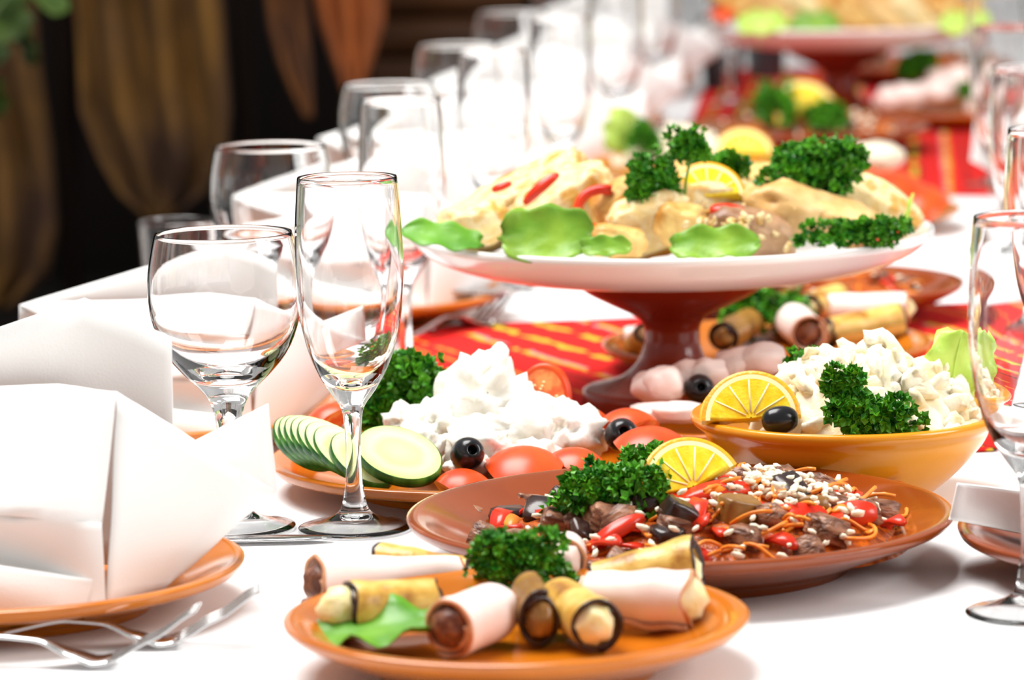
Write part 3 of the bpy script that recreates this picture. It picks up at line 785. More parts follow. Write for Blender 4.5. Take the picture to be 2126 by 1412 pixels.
setting(('under the farthest napkin of the left row', 'farthest in the left row'), 0.135, 5.25, R(0), 1.1, 1.0)

right_spots = [(0.358, 1.985, ('at the right edge of the picture in front', 'overhanging the plate at the right edge')),
               (0.500, 2.52, ('second on the right side', 'second from the front on the right side')),
               (0.535, 3.10, ('third on the right side', 'third from the front on the right side')),
               (0.590, 3.72, ('fourth on the right side', 'fourth from the front on the right side'))]
for x, Y, wd in right_spots:
    h = plate('dinner_plate', 'orange glazed clay dinner plate %s' % wd[0], (x, Y), 0.125, 0.025, 'glaze_brown', 0.62, 0.40)
    napkin('white napkin folded upright %s' % wd[1], x + (0.012 if Y < 2.2 else 0), Y, h + 0.001, R(178), 1.0, 0, 0.45 if Y < 2.2 else 0.9)

ordn = ['nearest', 'second', 'third', 'fourth', 'fifth', 'sixth', 'seventh']
for i, (x, Y) in enumerate([(-0.0905, 2.142), (-0.075, 2.69), (-0.012, 3.19), (0.051, 3.66), (0.119, 4.2), (0.18, 4.7), (0.29, 5.05)]):
    glass('champagne_flute', 'clear champagne flute, %s from the camera in the left row' % ordn[i], x, Y)
for i, (x, Y) in enumerate([(-0.161, 2.15), (-0.167, 2.69), (-0.100, 3.25), (-0.048, 3.75), (0.006, 4.3), (0.075, 4.85)]):
    glass('wine_goblet', 'clear round wine goblet, %s from the camera in the left row' % ordn[i], x, Y)
for i, (x, Y) in enumerate([(0.256, 1.885), (0.336, 2.37), (0.393, 2.9), (0.44, 3.4), (0.50, 3.95)]):
    glass('champagne_flute', 'clear champagne flute at the right edge, %s from the camera' % ordn[i], x, Y)
glass('tumbler', 'small clear tumbler peeking out behind the nearest napkin', -0.257, 2.24)
glass('tumbler', 'small clear tumbler with its rim left of the near goblet', -0.251, 2.88)

# cutlery
p = on(-330, 1352, 0)
cutlery('fork', 'steel fork lying nearest the camera with light tines raised', (p.x - 0.012, p.y - 0.036, 0.0008), R(-3))
p = on(-250, 1330, 0)
cutlery('fork', 'steel fork behind it with dark raised tines pointing right', (p.x + 0.000, p.y - 0.036, 0.0008), R(4))
p = on(250, 1140, 0)
cutlery('knife', 'steel knife lying flat behind the front left plate', (p.x - 0.09, p.y + 0.012, 0.0008), R(-1))
p = on(790, 735, 0)
cutlery('fork', 'steel fork on the red cloth by the left plate rim', (p.x, p.y, 0.002), R(60))
cutlery('knife', 'steel knife on the red cloth beside the fork', (p.x - 0.015, p.y + 0.02, 0.002), R(62))
p = at(905, 606, 2.98)
cutlery('spoon', 'dark gleaming spoon lying on the left orange plate', (-0.150, 2.945, 0.022), R(14))

# ------------------------------------------------------------------ front plate: rolls
c1 = on(1072, 1272, 0.028)
f1 = plate('appetiser_plate', 'orange clay plate of ham and aubergine rolls in front', (c1.x, c1.y), 0.1095, 0.028, 'glaze_orange', 0.6, 0.42)
G1 = 'rolls on the front plate'
def o1(px, py, z=0.027): return on(px, py, z)
roll('ham_roll', 'long pale ham roll lying at the back left of the front plate', o1(650, 1210, 0.0275), o1(955, 1192, 0.024), 0.0160, 0.0100, 11, 'mince', G1)
roll('ham_roll', 'short ham roll showing its dark minced filling to the camera', o1(928, 1304, 0.0270), o1(1045, 1258, 0.029), 0.0150, 0.0155, 12, 'mince', G1, fill_out=0.003, pinch=0.35)
roll('aubergine_roll', 'fried aubergine roll above the lettuce leaf on the front plate', o1(722, 1264, 0.0285), o1(905, 1254, 0.027), 0.0145, 0.0130, 13, 'cream', G1, fill_out=0.012)
roll('aubergine_roll', 'thin aubergine roll behind the long ham roll', o1(782, 1166, 0.029), o1(975, 1192, 0.024), 0.0105, 0.0085, 14, 'cream', G1)
roll('aubergine_roll', 'dark brown aubergine roll standing end-on in the middle', o1(1122, 1288, 0.026), o1(1098, 1240, 0.028), 0.0108, 0.0100, 15, 'aub_dark', G1, dark=True, squash=1.35, fill_out=0.003)
roll('aubergine_roll', 'aubergine roll with pale yellow filling facing the camera', o1(1238, 1300, 0.0255), o1(1160, 1248, 0.027), 0.0140, 0.0130, 16, 'cream', G1, fill_out=0.004)
roll('ham_roll', 'thick ham roll on the right with cream filling', o1(1440, 1246, 0.0285), o1(1215, 1236, 0.028), 0.0165, 0.0130, 17, 'cream', G1, fill_out=0.004)
roll('aubergine_roll', 'large aubergine roll at the back right of the front plate', o1(1452, 1174, 0.034), o1(1235, 1212, 0.024), 0.0165, 0.0110, 18, 'cream', G1, fill_out=-0.002)
roll('ham_roll', 'ham roll with rounded end peeping out behind the parsley', o1(1170, 1165, 0.032), o1(1175, 1135, 0.030), 0.0130, 0.0115, 19, 'ham', G1, fill_out=0.006, pinch=0.3)
p = o1(1082, 1215, 0.024)
parsley('curly parsley in the middle of the front plate', (p.x, p.y, 0.020), (0.033, 0.018, 0.030), 21, 560, 0.0030)
p = o1(632, 1326, 0.018)
lettuce('green lettuce leaf under the rolls at the left of the front plate', (p.x, p.y, 0.0185), 0.064, 0.022, (0.22, -0.08, R(-8)), 'lettuce_dark', 3, 0.22, 0.03)
piece('minced_crumb', 'bit of minced filling at the left end of the long ham roll', 'crumb', (0.006, 0.005, 0.004), o1(648, 1256, 0.020), (0, 0, 0), 'mince', 4, 0.9)

# ------------------------------------------------------------------ deep plate of warm salad
def heap_fn(cx, cy, rx, ry, z0, hl, hr):
    def h(x, y):
        u = (x - cx) / rx; v = (y - cy) / ry; d = u * u + v * v
        if d >= 1: return z0
        k = hl + (hr - hl) * max(0, min(1, (u + 0.55) / 1.0))
        return z0 + k * (1 - d) ** 0.7 + 0.0025 * noise.noise(Vector((x * 60, y * 60, 0)))
    return h
_mesh_cache = {}
def cached(key, fn):
    if key not in _mesh_cache: _mesh_cache[key] = fn().mesh(key)
    return _mesh_cache[key]
def rice_grain(mb, p, q, s=1.0):
    vs0, fs = ico(1)
    mb.add([p + q @ Vector((v.x * 0.0034 * s, v.y * 0.00145 * s, v.z * 0.00145 * s)) for v in vs0], fs)
def warm_salad(where, cx, cy, rx, ry, z0, hl, hr, seed, nm, na, npp, nc, nr, ns=1.0):
    rng = random.Random(seed); h = heap_fn(cx, cy, rx, ry, z0, hl, hr)
    mb = MB()
    def fn(u, v):
        a = 2 * PI * u; r = v
        x = cx + rx * r * math.cos(a); y = cy + ry * r * math.sin(a)
        return (x - cx, y - cy, h(x, y) - z0 + (0.0015 * noise.noise(Vector((x * 150, y * 150, 1))) if v < 1 else 0))
    grid(mb, fn, 56, 18)
    o = obj('salad_base', mb, 'heap', None, (cx, cy, z0 + 0.0005))
    tag(o, 'bed of finely cut cooked vegetables %s' % where, 'salad', None, 'stuff')
    placed = []
    def spot(mind, bias=None):
        for _ in range(200):
            a = rng.uniform(0, 2 * PI); r = math.sqrt(rng.random()) * 0.95
            x = cx + rx * r * math.cos(a); y = cy + ry * r * math.sin(a)
            if bias is not None and rng.random() > bias((x - cx) / rx, (y - cy) / ry): continue
            if all((x - q[0]) ** 2 + (y - q[1]) ** 2 > (mind * 0.5 + q[2]) ** 2 for q in placed):
                placed.append((x, y, mind * 0.5)); return Vector((x, y, h(x, y)))
        return Vector((x, y, h(x, y)))
    left = lambda u, v: 0.9 - 0.6 * u
    right = lambda u, v: max(0.05, 0.5 + 0.6 * u)
    for i in range(nm):
        v = i % 5; s = rng.uniform(0.75, 1.25)
        p = spot(0.012, left)
        o = obj('meat_chunk', cached('meat%d' % v, lambda: blob((0.0095, 0.008, 0.0075), 40 + v, 2, 0.3, 1.6, 0.5, 0.08, 6)), 'meat', None, p + Vector((0, 0, 0.003)),
                (rng.uniform(-.5, .5), rng.uniform(-.5, .5), rng.uniform(0, 6.3)), (s, s, s))
        tag(o, 'chunk of brown stewed meat %s' % where, 'meat', 'meat chunks %s' % where)
    for i in range(na):
        v = i % 3; s = rng.uniform(0.8, 1.2); p = spot(0.013)
        me = cached('aubc%d' % v, lambda: blob((0.009, 0.0075, 0.0045), 60 + v, 2, 0.18, 1.6, 0.45, 0.05, 6))
        o = obj('aubergine_chunk', me, 'aub_skin' if v != 1 else 'aub_dark', None, p + Vector((0, 0, 0.004)), (rng.uniform(-.6, .6), rng.uniform(-.6, .6), rng.uniform(0, 6.3)), (s, s, s))
        tag(o, 'glossy dark aubergine chunk %s' % where, 'aubergine', 'aubergine chunks %s' % where)
    for i in range(npp):
        v = i % 4; p = spot(0.010); s = rng.uniform(0.7, 1.15)
        me = cached('pepper_%d_%d' % (v, i % 3 == 0), lambda: strip_mesh(0.018 + 0.003 * v, 0.009, 0.0022, 0.3 + 0.2 * v, 0.8, v))
        if i % 3 == 0: s *= 0.72
        o = obj('pepper_piece', me, 'pepper' if i % 3 else 'carrot', None, p + Vector((0, 0, 0.003)), (rng.uniform(-.5, .5), rng.uniform(-.5, .5), rng.uniform(0, 6.3)), (s, s, s))
        tag(o, 'red pepper piece %s' % where if i % 3 else 'orange pepper piece %s' % where, 'pepper', ('red' if i % 3 else 'orange') + ' pepper pieces %s' % where)
    def shred(v):
        mb = MB(); L = 0.024 + 0.004 * v; b = 0.3 + 0.3 * v
        tube(mb, [(L * (u - .5), 0.003 * math.sin(u * 5 + v), b * L * (.25 - (u - .5) ** 2)) for u in [k / 9 for k in range(10)]], 0.0011, 5); return mb
    for i in range(nc):
        v = i % 4; p = spot(0.004, right)
        o = obj('carrot_shred', cached('shred%d' % v, lambda: shred(v)), 'carrot', None, p + Vector((0, 0, 0.004)), (rng.uniform(0.9, 1.7), rng.uniform(-.3, .3), rng.uniform(0, 6.3)))
        tag(o, 'thin orange carrot shred %s' % where, 'carrot', 'carrot shreds %s' % where)
    rm = MB()
    for i in range(nr):
        p = spot(0.0, right if i % 3 else None)
        if i % 2 and rng.random() < 0.8:
            a = rng.gauss(0, 0.17); b = rng.gauss(0, 0.22)
            x = cx + rx * (0.38 + a); y = cy + ry * (-0.1 + b); p = Vector((x, y, h(x, y)))
        q = Quaternion((0, 0, 1), rng.uniform(0, 6.3)) @ Quaternion((0, 1, 0), rng.uniform(-.6, .6))
        rice_grain(rm, p + Vector((0, 0, rng.uniform(0.003, 0.0105))) - Vector((cx, cy, z0)), q, rng.uniform(0.85, 1.25) * ns)
    o = obj('rice_grains', rm, 'rice', None, (cx, cy, z0))
    tag(o, 'white rice grains scattered %s' % where, 'rice', None, 'stuff')
    return h
c2 = on(1411, 1061, 0.030)
f2 = plate('serving_plate', 'large brown clay plate of meat and rice salad', (c2.x, c2.y), 0.1455, 0.031, 'glaze_brown', 0.62, 0.36)
hs = warm_salad('on the large brown plate', c2.x + 0.004, c2.y, 0.119, 0.100, f2, 0.020, 0.034, 7, 30, 12, 54, 70, 380, 1.1)
W2 = 'on the large brown plate'
def sal(px, py):
    """point on the salad heap seen at px, py"""
    d = _f + _r * ((px - IMW / 2) / FPX) + _u * ((IMH / 2 - py) / FPX)
    t = 1.85 / d.y
    while t < 2.2 / d.y:
        p = CAM + d * t
        if p.z <= hs(p.x, p.y): return p
        t += 0.001
    return on(px, py, f2)
UPZ = Vector((0, 0, 0.004))
for i, (px, py, s, rz) in enumerate([(1262, 1096, 0.0115, 0.4), (990, 1095, 0.0105, 1.0), (1090, 1070, 0.010, 2.0), (1160, 1105, 0.0100, 0.2), (1400, 1115, 0.009, 0.8), (1705, 1112, 0.0085, 0.5)]):
    piece('meat_chunk', 'chunk of brown stewed meat on the large brown plate', 'meat', (s, s * .8, s * .75), sal(px, py) + UPZ, (0.2, 0.3, rz), 'meat', 80 + i, 0.5, 0.22, group='meat chunks ' + W2)
piece('aubergine_chunk', 'largest glossy black aubergine cube at the front of the brown plate', 'aubergine', (0.012, 0.009, 0.008), sal(1418, 1092) + UPZ, (0.2, 0.5, 0.3), 'aub_skin', 5, 0.35, 0.12, group='aubergine chunks ' + W2)
piece('aubergine_chunk', 'brown fleshy aubergine cube behind the black one', 'aubergine', (0.011, 0.008, 0.008), sal(1535, 1078) + UPZ, (0.2, 0.2, 0.5), 'aub_dark', 6, 0.35, 0.12, group='aubergine chunks ' + W2)
pepper_strip('curved red pepper strip at the front of the brown plate', sal(1280, 1125) + UPZ, (0.9, -0.5, 0.2), 0.034, 0.009, 0.5)
pepper_strip('broad red pepper strip in the middle of the brown plate', sal(1480, 1045) + UPZ, (0.5, -0.15, 0.1), 0.040, 0.011, 0.4)
pepper_strip('red pepper strip at the left end of the brown plate salad', sal(1080, 1040) + UPZ, (0.5, 0.3, 0.4), 0.026, 0.009, 0.4)
pepper_strip('red pepper strip at the right end of the brown plate salad', sal(1830, 1040) + UPZ, (0.5, -0.3, 0.1), 0.028, 0.009, 0.3)
pepper_strip('wide red pepper piece at the lower right of the salad', sal(1650, 1090) + UPZ, (0.9, 0.0, 0.1), 0.034, 0.014, 0.2)
pepper_strip('wide red pepper piece beside the rice at right', sal(1770, 1085) + UPZ, (0.9, -0.1, -0.1), 0.026, 0.014, 0.2)
piece('onion_piece', 'pale pointed onion piece on top of the brown plate salad', 'onion', (0.007, 0.004, 0.009), sal(1580, 975) + Vector((0, 0, 0.006)), (0, 0.2, 0.3), 'ham', 9, 0.55, 0.3, sub=2)
def number_off(name, group, text):
    it = [o for o in COL.objects if o.get('group') == group and o.name.split('.')[0] == name and o['label'].endswith('on the large brown plate') and not o['label'].startswith(('curved', 'broad', 'wide', 'red pepper strip'))]
    it.sort(key=lambda o: o.location.x / o.location.y)
    w = 'first second third fourth fifth sixth seventh eighth ninth tenth eleventh twelfth thirteenth fourteenth fifteenth sixteenth seventeenth eighteenth nineteenth twentieth'.split()
    def word(i):
        if i < 20: return w[i]
        t = {2: 'twenty', 3: 'thirty', 4: 'forty', 5: 'fifty', 6: 'sixty'}[(i + 1) // 10]
        return (t[:-1] + 'ieth') if (i + 1) % 10 == 0 else t + '-' + w[(i + 1) % 10 - 1]
    for i, o in enumerate(it): o['label'] = text % word(i)
number_off('meat_chunk', 'meat chunks ' + W2, 'brown stewed meat chunk, %s from the left on the large brown plate')
number_off('aubergine_chunk', 'aubergine chunks ' + W2, 'glossy dark aubergine chunk, %s from the left on the large brown plate')
number_off('pepper_piece', 'red pepper pieces ' + W2, 'red pepper piece, %s from the left on the large brown plate')
number_off('pepper_piece', 'orange pepper pieces ' + W2, 'orange pepper piece, %s from the left on the large brown plate')
p = sal(1268, 1078)
parsley('dense curly parsley on the brown plate beside the orange slice', (p.x, p.y, p.z - 0.004), (0.037, 0.020, 0.032), 22, 700, 0.0032, bare=[(0.012, 0, 0.012), (0.016, -0.004, 0.026), (0.017, -0.004, 0.036)])
p = at(1335, 985, 2.03)
parsley('small parsley tip rising above the brown plate', (p.x, p.y, p.z - 0.006), (0.013, 0.010, 0.024), 23, 240, 0.0030)
p = at(1436, 1016, 2.005)
half_slice('orange_slice', 'orange slice lying on the brown plate salad behind the parsley', p, Quaternion((0, 0, 1), R(14)) @ Quaternion((1, 0, 0), R(58)) @ Quaternion((0, 0, 1), R(16)), 0.0285, 0.009, span=165)

# ------------------------------------------------------------------ cheese, cucumber and tomato plate
c3 = on(1005, 945, 0.020)
f3 = plate('cheese_plate', 'orange-brown clay plate of cucumber, white cheese and tomato', (c3.x, c3.y), 0.128, 0.021, 'glaze_orange', 0.62, 0.38)
ZC = f3
cuc = [(632, 922), (643, 920), (655, 920), (668, 922), (682, 926), (698, 933), (716, 942)]
for i, (px, py) in enumerate(cuc):
    p = at(px, py, 2.222 - 0.0045 * i)
    cucumber_slice('cucumber slice, number %s from the left in the overlapping row' % ['one', 'two', 'three', 'four', 'five', 'six', 'seven'][i], p,
                   Quaternion((0, 0, 1), R(28)) @ Quaternion((1, 0, 0), R(38)) @ Quaternion((0, 0, 1), R(-66)), 0.0225, 0.0150, 0.0052)
p = at(752, 958, 2.186)
cucumber_slice('cucumber slice half hidden by the flute stem', p, Quaternion((0, 0, 1), R(22)) @ Quaternion((1, 0, 0), R(40)) @ Quaternion((0, 0, 1), R(-60)), 0.0225, 0.0150, 0.007)
p = at(828, 948, 2.178)
cucumber_slice('largest cucumber slice with its whole pale face showing', p, Quaternion((0, 0, 1), R(10)) @ Quaternion((1, 0, 0), R(42)) @ Quaternion((0, 0, 1), R(-30)), 0.0258, 0.0185, 0.008)
# cheese lumps
chs = [(1005, 865, 2.30, (0.026, 0.020, 0.030), 'tall peaked'), (905, 895, 2.285, (0.024, 0.018, 0.018), 'left'), (1095, 905, 2.27, (0.026, 0.018, 0.018), 'middle right'), (1185, 905, 2.27, (0.023, 0.016, 0.015), 'right end'),
       (990, 930, 2.235, (0.028, 0.016, 0.016), 'front middle'), (1010, 810, 2.315, (0.016, 0.014, 0.022), 'topmost'), (875, 935, 2.232, (0.017, 0.012, 0.012), 'front left'), (972, 972, 2.200, (0.013, 0.009, 0.009), 'small front'),
       (840, 888, 2.295, (0.013, 0.012, 0.013), 'small far left'), (1110, 955, 2.225, (0.020, 0.012, 0.010), 'low front right'), (1130, 880, 2.31, (0.020, 0.015, 0.018), 'back right')]
for i, (px, py, Y, s, wd) in enumerate(chs):
    o = piece('cheese_lump', '%s lump of crumbled white cheese on the cucumber plate' % wd, 'cheese', s, at(px, py, Y), (0, 0, i * 1.3), 'cheese', 90 + i, 0.85, 0.55, 1.9, 0.25, 5.0, 4, 'white cheese lumps')
piece('pepper_seed', 'tiny black speck on the topmost cheese lump', 'speck', (0.0013, 0.001, 0.0015), at(1012, 817, 2.288), (0, 0, 0), 'olive', 2, 0.7, sub=2)
tw = [('large front tomato wedge in the middle of the cheese plate', 1088, 968, 2.19, (0.2, R(-90), R(80)), 0.031), ('flat tomato wedge in front beside the big cucumber slice', 958, 1002, 2.168, (0.2, R(-80), R(90)), 0.021),
      ('tomato wedge behind the big front tomato wedge', 1190, 960, 2.205, (0.0, R(-75), R(110)), 0.023), ('long tomato wedge at the right end below the olive', 1350, 925, 2.225, (0.2, R(-84), R(76)), 0.030),
      ('upright pointed tomato wedge right of the cheese', 1212, 878, 2.325, (0.3, R(-20), R(50)), 0.021), ('tomato wedge at the back beside the round olive', 1305, 880, 2.315, (0.0, R(-60), R(80)), 0.024),
      ('tomato wedge behind the flute stem at left', 690, 868, 2.31, (0.0, R(-40), R(180)), 0.020), ('tomato wedge half buried behind the cheese', 1060, 838, 2.345, (0, R(-60), R(90)), 0.018)]
for i, (lb, px, py, Y, rt, s) in enumerate(tw):
    p = at(px, py, Y)
    tomato_wedge(lb, (p.x, p.y, p.z - s * 0.62), rt, s, 95, i)
p = at(1130, 826, 2.335)
t = thing('tomato_slice', 'oval tomato half standing upright behind the cheese', 'tomato', p, (R(78), R(0), R(-14)), 'tomato wedges')
pr = [(0, 0.0035), (0.008, 0.003), (0.0115, 0.0042), (0.0152, 0.0042), (0.0165, 0.002), (0.0168, -0.003), (0.014, -0.008), (0.008, -0.0115), (0, -0.013)]
mb = lathe(smooth_profile(pr, 3), 40); mb.v = [(x, y * 1.3, z) for x, y, z in mb.v]
obj('tomato_skin', mb, 'tomato', t)
mb = lathe([(0, 0.0046), (0.006, 0.0048), (0.0105, 0.0044), (0.0135, 0.0043)], 30); mb.v = [(x, y * 1.3, z) for x, y, z in mb.v]
obj('tomato_flesh', mb, 'tomato_cut', t)
sd = MB(); rng = random.Random(3)
for i in range(14):
    a = rng.uniform(0, 6.28); r = rng.uniform(0.004, 0.010)
    blob((0.0011, 0.0007, 0.0005), i, 1, 0, 1, mb=sd, mtx=Matrix.Translation((r * math.cos(a), 1.3 * r * math.sin(a), 0.0052)))
obj('seeds', sd, 'pith', t)
olive('black olive half covered by cheese on the front of the cheese plate', at(970, 943, 2.188), 0.0105, (1.2, 0.0, 0.3))
olive('round black olive sitting on the tomato wedges', at(1290, 903, 2.262), 0.0108, (1.2, 0.3, 0))
p = at(845, 885, 2.335)
parsley('big bushy parsley bunch behind the cucumber slices', (p.x, p.y, 0.014), (0.035, 0.020, 0.056), 24, 900, 0.0040)

# ------------------------------------------------------------------ bowl of mayonnaise salad
c4 = on(1757, 852, 0.0515)
def bowl(label, x, Y, Rr, H, m='glaze_ochre'):
    k = Rr / 0.0905; h = H / 0.052
    pr = [(0, 0.003), (0.040, 0.003), (0.043, 0), (0.048, 0), (0.050, 0.004), (0.066, 0.018), (0.0775, 0.031), (0.0815, 0.037), (0.084, 0.0415), (0.0895, 0.046), (0.0908, 0.049), (0.0895, 0.0515), (0.086, 0.0515),
          (0.0815, 0.048), (0.077, 0.040), (0.062, 0.021), (0.042, 0.011), (0, 0.009)]
    o = obj('salad_bowl', lathe(smooth_profile([(r * k, z * h) for r, z in pr], 4), 96), m, None, (x, Y, 0))
    return tag(o, label, 'bowl', 'ochre clay bowls')
bowl('ochre glazed clay bowl of mayonnaise salad at right', c4.x, c4.y, 0.0905, 0.052)
def mound(label, x, Y, z, rx, ry, H, seed, n=150, m='eggsalad', cs=0.006):
    rng = random.Random(seed); mb = MB()
    def hh(u, v):
        d = u * u + v * v
        return H * max(0, 1 - d) ** 0.75 * (1 + 0.22 * noise.noise(Vector((u * 3, v * 3, seed))))
    def fn(a, r):
        u = r * math.cos(2 * PI * a); v = r * math.sin(2 * PI * a)
        return (u * rx, v * ry, hh(u, v) + (0.007 * noise.noise(Vector((u * 9, v * 9, seed + 3))) if r < 1 else 0))
    grid(mb, fn, 48, 18)
    for i in range(n):
        a = rng.uniform(0, 6.28); r = math.sqrt(rng.random()) * 0.97; u = r * math.cos(a); v = r * math.sin(a)
        s = cs * rng.uniform(0.6, 1.25)
        mt = Matrix.Translation((u * rx, v * ry, hh(u, v) + 0.001)) @ rnd_rot(rng).to_matrix().to_4x4()
        blob((s * 1.5, s * 0.8, s * 0.5), i, 2, 0.5, 2, 0.75, mb=mb, mtx=mt)
    o = obj('mayonnaise_salad', mb, m, None, (x, Y, z))
    return tag(o, label, 'salad', None, 'stuff')
mound('creamy chopped mayonnaise salad heaped in the ochre bowl', c4.x + 0.012, c4.y + 0.004, 0.036, 0.070, 0.066, 0.050, 3, 130, 'eggsalad', 0.0066)
zb = 0.050
half_slice('orange_slice', 'orange slice standing upright at the left of the ochre bowl', at(1560, 872, 2.175), Quaternion((0, 0, 1), R(-6)) @ Quaternion((1, 0, 0), R(64)) @ Quaternion((0, 0, 1), R(4)), 0.0285, 0.009)
half_slice('orange_slice', 'second orange slice tucked beneath the upright one in the bowl', at(1546, 862, 2.196), Quaternion((0, 0, 1), R(-16)) @ Quaternion((1, 0, 0), R(40)) @ Quaternion((0, 0, 1), R(22)), 0.026, 0.008)
olive('black olive lying at the rim of the ochre bowl', at(1618, 872, 2.160), 0.0088, (0, 1.5, 0.2))
p = at(1820, 880, 2.150)
parsley('curly parsley along the front rim of the ochre bowl', (p.x, p.y, 0.046), (0.034, 0.010, 0.026), 25, 520, 0.0030)
p = at(1752, 838, 2.150)
parsley('upright parsley tip leaning on the mayonnaise salad', (p.x, p.y, p.z - 0.004), (0.012, 0.007, 0.026), 26, 220, 0.0030, bare=[(0.010, 0, -0.008), (0.004, 0, 0.006), (-0.002, 0, 0.018)])
p = at(1665, 770, 2.262)
parsley('small parsley tuft behind the orange slice in the bowl', (p.x, p.y, p.z - 0.010), (0.012, 0.008, 0.022), 27, 170, 0.0030)
p = at(1965, 870, 2.225)
lettuce('pale green lettuce leaf standing up at the right of the bowl', p, 0.052, 0.018, Quaternion((0, 0, 1), R(-10)) @ Quaternion((0, 1, 0), R(-78)) @ Quaternion((1, 0, 0), R(-70)), 'lettuce_pale', 2, 0.3, 0.12)

# ------------------------------------------------------------------ small plate of folded ham
c5 = on(1500, 868, 0.018)
f5 = plate('side_plate', 'small orange clay plate of folded ham behind the bowl', (c5.x, c5.y), 0.066, 0.018, 'glaze_orange', 0.6, 0.4)
def ham_fold(label, px, py, Y, L, r, rz, sq=0.7, seed=0, g='folded ham slices on the small plate'):
    p = at(px, py, Y)
    d = Vector((math.cos(rz), math.sin(rz), 0))
    t = thing('ham_slice', label, 'ham', p - d * L / 2, d.to_track_quat('X', 'Z'), g)
    a = blob((L * 0.55, r * 0.95, r * sq), seed, 3, 0.35, 1.5, 0.85, 0.08, 5); a.v = [(x + L * 0.42, y, z) for x, y, z in a.v]
    obj('slice', a, 'ham', t)
    c = blob((L * 0.42, r * 0.8, r * 0.95 * sq), seed + 7, 3, 0.3, 1.6, 0.85); c.v = [(x + L * 0.68, y - r * 0.5, z + r * 0.18) for x, y, z in c.v]
    obj('inner_fold', c, 'ham', t)
    return t
ham_fold('folded pink ham slice against the cake stand foot', 1372, 800, 2.40, 0.028, 0.0135, R(-25), 0.8, 1)
ham_fold('folded pink ham slice in the middle behind the olive', 1450, 782, 2.425, 0.030, 0.0130, R(15), 0.8, 2)
ham_fold('folded pink ham slice farthest right behind the orange', 1560, 752, 2.43, 0.036, 0.0130, R(10), 0.8, 3)
ham_fold('flat pale ham slice at the front of the small plate', 1395, 858, 2.365, 0.046, 0.014, R(-18), 0.45, 4)
olive('black olive on the ham beside the orange slice', at(1452, 808, 2.40), 0.0105, (1.3, 0.2, 0))

# ------------------------------------------------------------------ near cake stand with chicken
SX, SY = at(1408, 700, 2.55).x, 2.55
cake_stand('white cake stand on a red-brown foot piled with chicken in the middle', SX - 0.004, SY)
GC = 'chicken pieces on the near stand'
zs = 0.103
def chick(label, px, py, Y, size, rot, m, seed, box=0.7, amp=0.22, freq=1.6, amp2=0.09):
    return piece('chicken_piece', label, 'chicken', size, at(px, py, Y), rot, m, seed, box, amp, freq, amp2, 5, 4, GC)
chick('large pale chicken slab rising at the left of the stand', 1075, 425, 2.56, (0.052, 0.030, 0.017), (0.15, R(-27), 0.15), 'chicken', 1, 0.6)
chick('low pale chicken piece at the far left of the stand', 985, 465, 2.51, (0.024, 0.026, 0.014), (0, R(-10), 0), 'chicken', 2, 0.7)
chick('pale chicken slab with red pepper on it', 1170, 440, 2.53, (0.040, 0.024, 0.024), (0.2, R(-28), 0.1), 'chicken', 3, 0.6)
chick('golden-edged sliced chicken piece in the middle', 1335, 450, 2.50, (0.033, 0.024, 0.026), (0.3, R(-12), 0.2), 'chicken_gold', 4, 0.6)
chick('white sliced face of the middle chicken piece', 1352, 462, 2.478, (0.028, 0.014, 0.020), (0.4, R(-14), 0.1), 'chicken', 5, 0.7)
chick('small golden chicken piece above the front lettuce', 1415, 468, 2.462, (0.018, 0.014, 0.014), (0, 0.2, 0), 'chicken_gold', 6, 0.75)
chick('shredded pale chicken under the orange slice', 1475, 425, 2.52, (0.035, 0.022, 0.018), (0, 0.1, 0.4), 'chicken', 7, 0.8, 0.3, 2.2, 0.15)
chick('dark brown grilled chicken piece with shreds on top', 1560, 487, 2.455, (0.027, 0.018, 0.015), (0.1, R(18), 0.1), 'chicken_brown', 8, 0.7)
chick('smooth tan chicken piece beneath the big parsley', 1650, 437, 2.50, (0.034, 0.024, 0.018), (0.1, R(14), 0.2), 'chicken_tan', 9, 0.8)
chick('tan chicken piece at the right below the parsley', 1745, 460, 2.50, (0.030, 0.022, 0.014), (0.1, R(18), 0), 'chicken_tan', 10, 0.8)
chick('pale chicken piece sloping down at the right end', 1820, 430, 2.57, (0.032, 0.022, 0.017), (0.1, R(32), 0.1), 'chicken', 11, 0.7)
chick('golden chicken piece hidden behind the parsley', 1480, 400, 2.60, (0.060, 0.034, 0.022), (0, 0, 0.1), 'chicken_gold', 12, 0.8)
chick('pale chicken crumb near the front lettuce', 1275, 500, 2.445, (0.020, 0.010, 0.010), (0, 0.1, 0.1), 'chicken_gold', 13, 0.7)
sh = MB(); rng = random.Random(8)
for i in range(60):
    px, py = rng.gauss(1525, 38), rng.gauss(466, 20)
    p = at(px, py, 2.438 + rng.uniform(-0.004, 0.008) + (0.03 if py < 450 else 0)); q = rnd_rot(rng)
    blob((0.0042, 0.0020, 0.0016), i, 2, 0.5, 2, 0.8, mb=sh, mtx=Matrix.Translation(p) @ q.to_matrix().to_4x4())
tag(obj('cheese_shreds', sh, 'chicken'), 'pale grated cheese shreds over the brown grilled chicken', 'grated cheese', None, 'stuff')
pepper_strip('curved red pepper strip on the left chicken slab', at(1124, 392, 2.505), (R(70), R(-40), 0), 0.030, 0.007, 0.5, 0.4)
pr = MB()
tube(pr, [at(1258 + 52 * math.cos(a) - 6, 435 - 42 * math.sin(a), 2.478 + 0.004 * math.sin(a)) for a in [R(70 + 17 * k) for k in range(13)]], 0.0034, 8)
tag(obj('pepper_ring', pr, 'pepper'), 'hooked red pepper ring left of the golden chicken', 'pepper strip', 'red pepper strips')
pepper_strip('short red pepper piece above the brown chicken', at(1512, 440, 2.455), (R(60), R(8), 0), 0.024, 0.009, 0.3, 0.2)
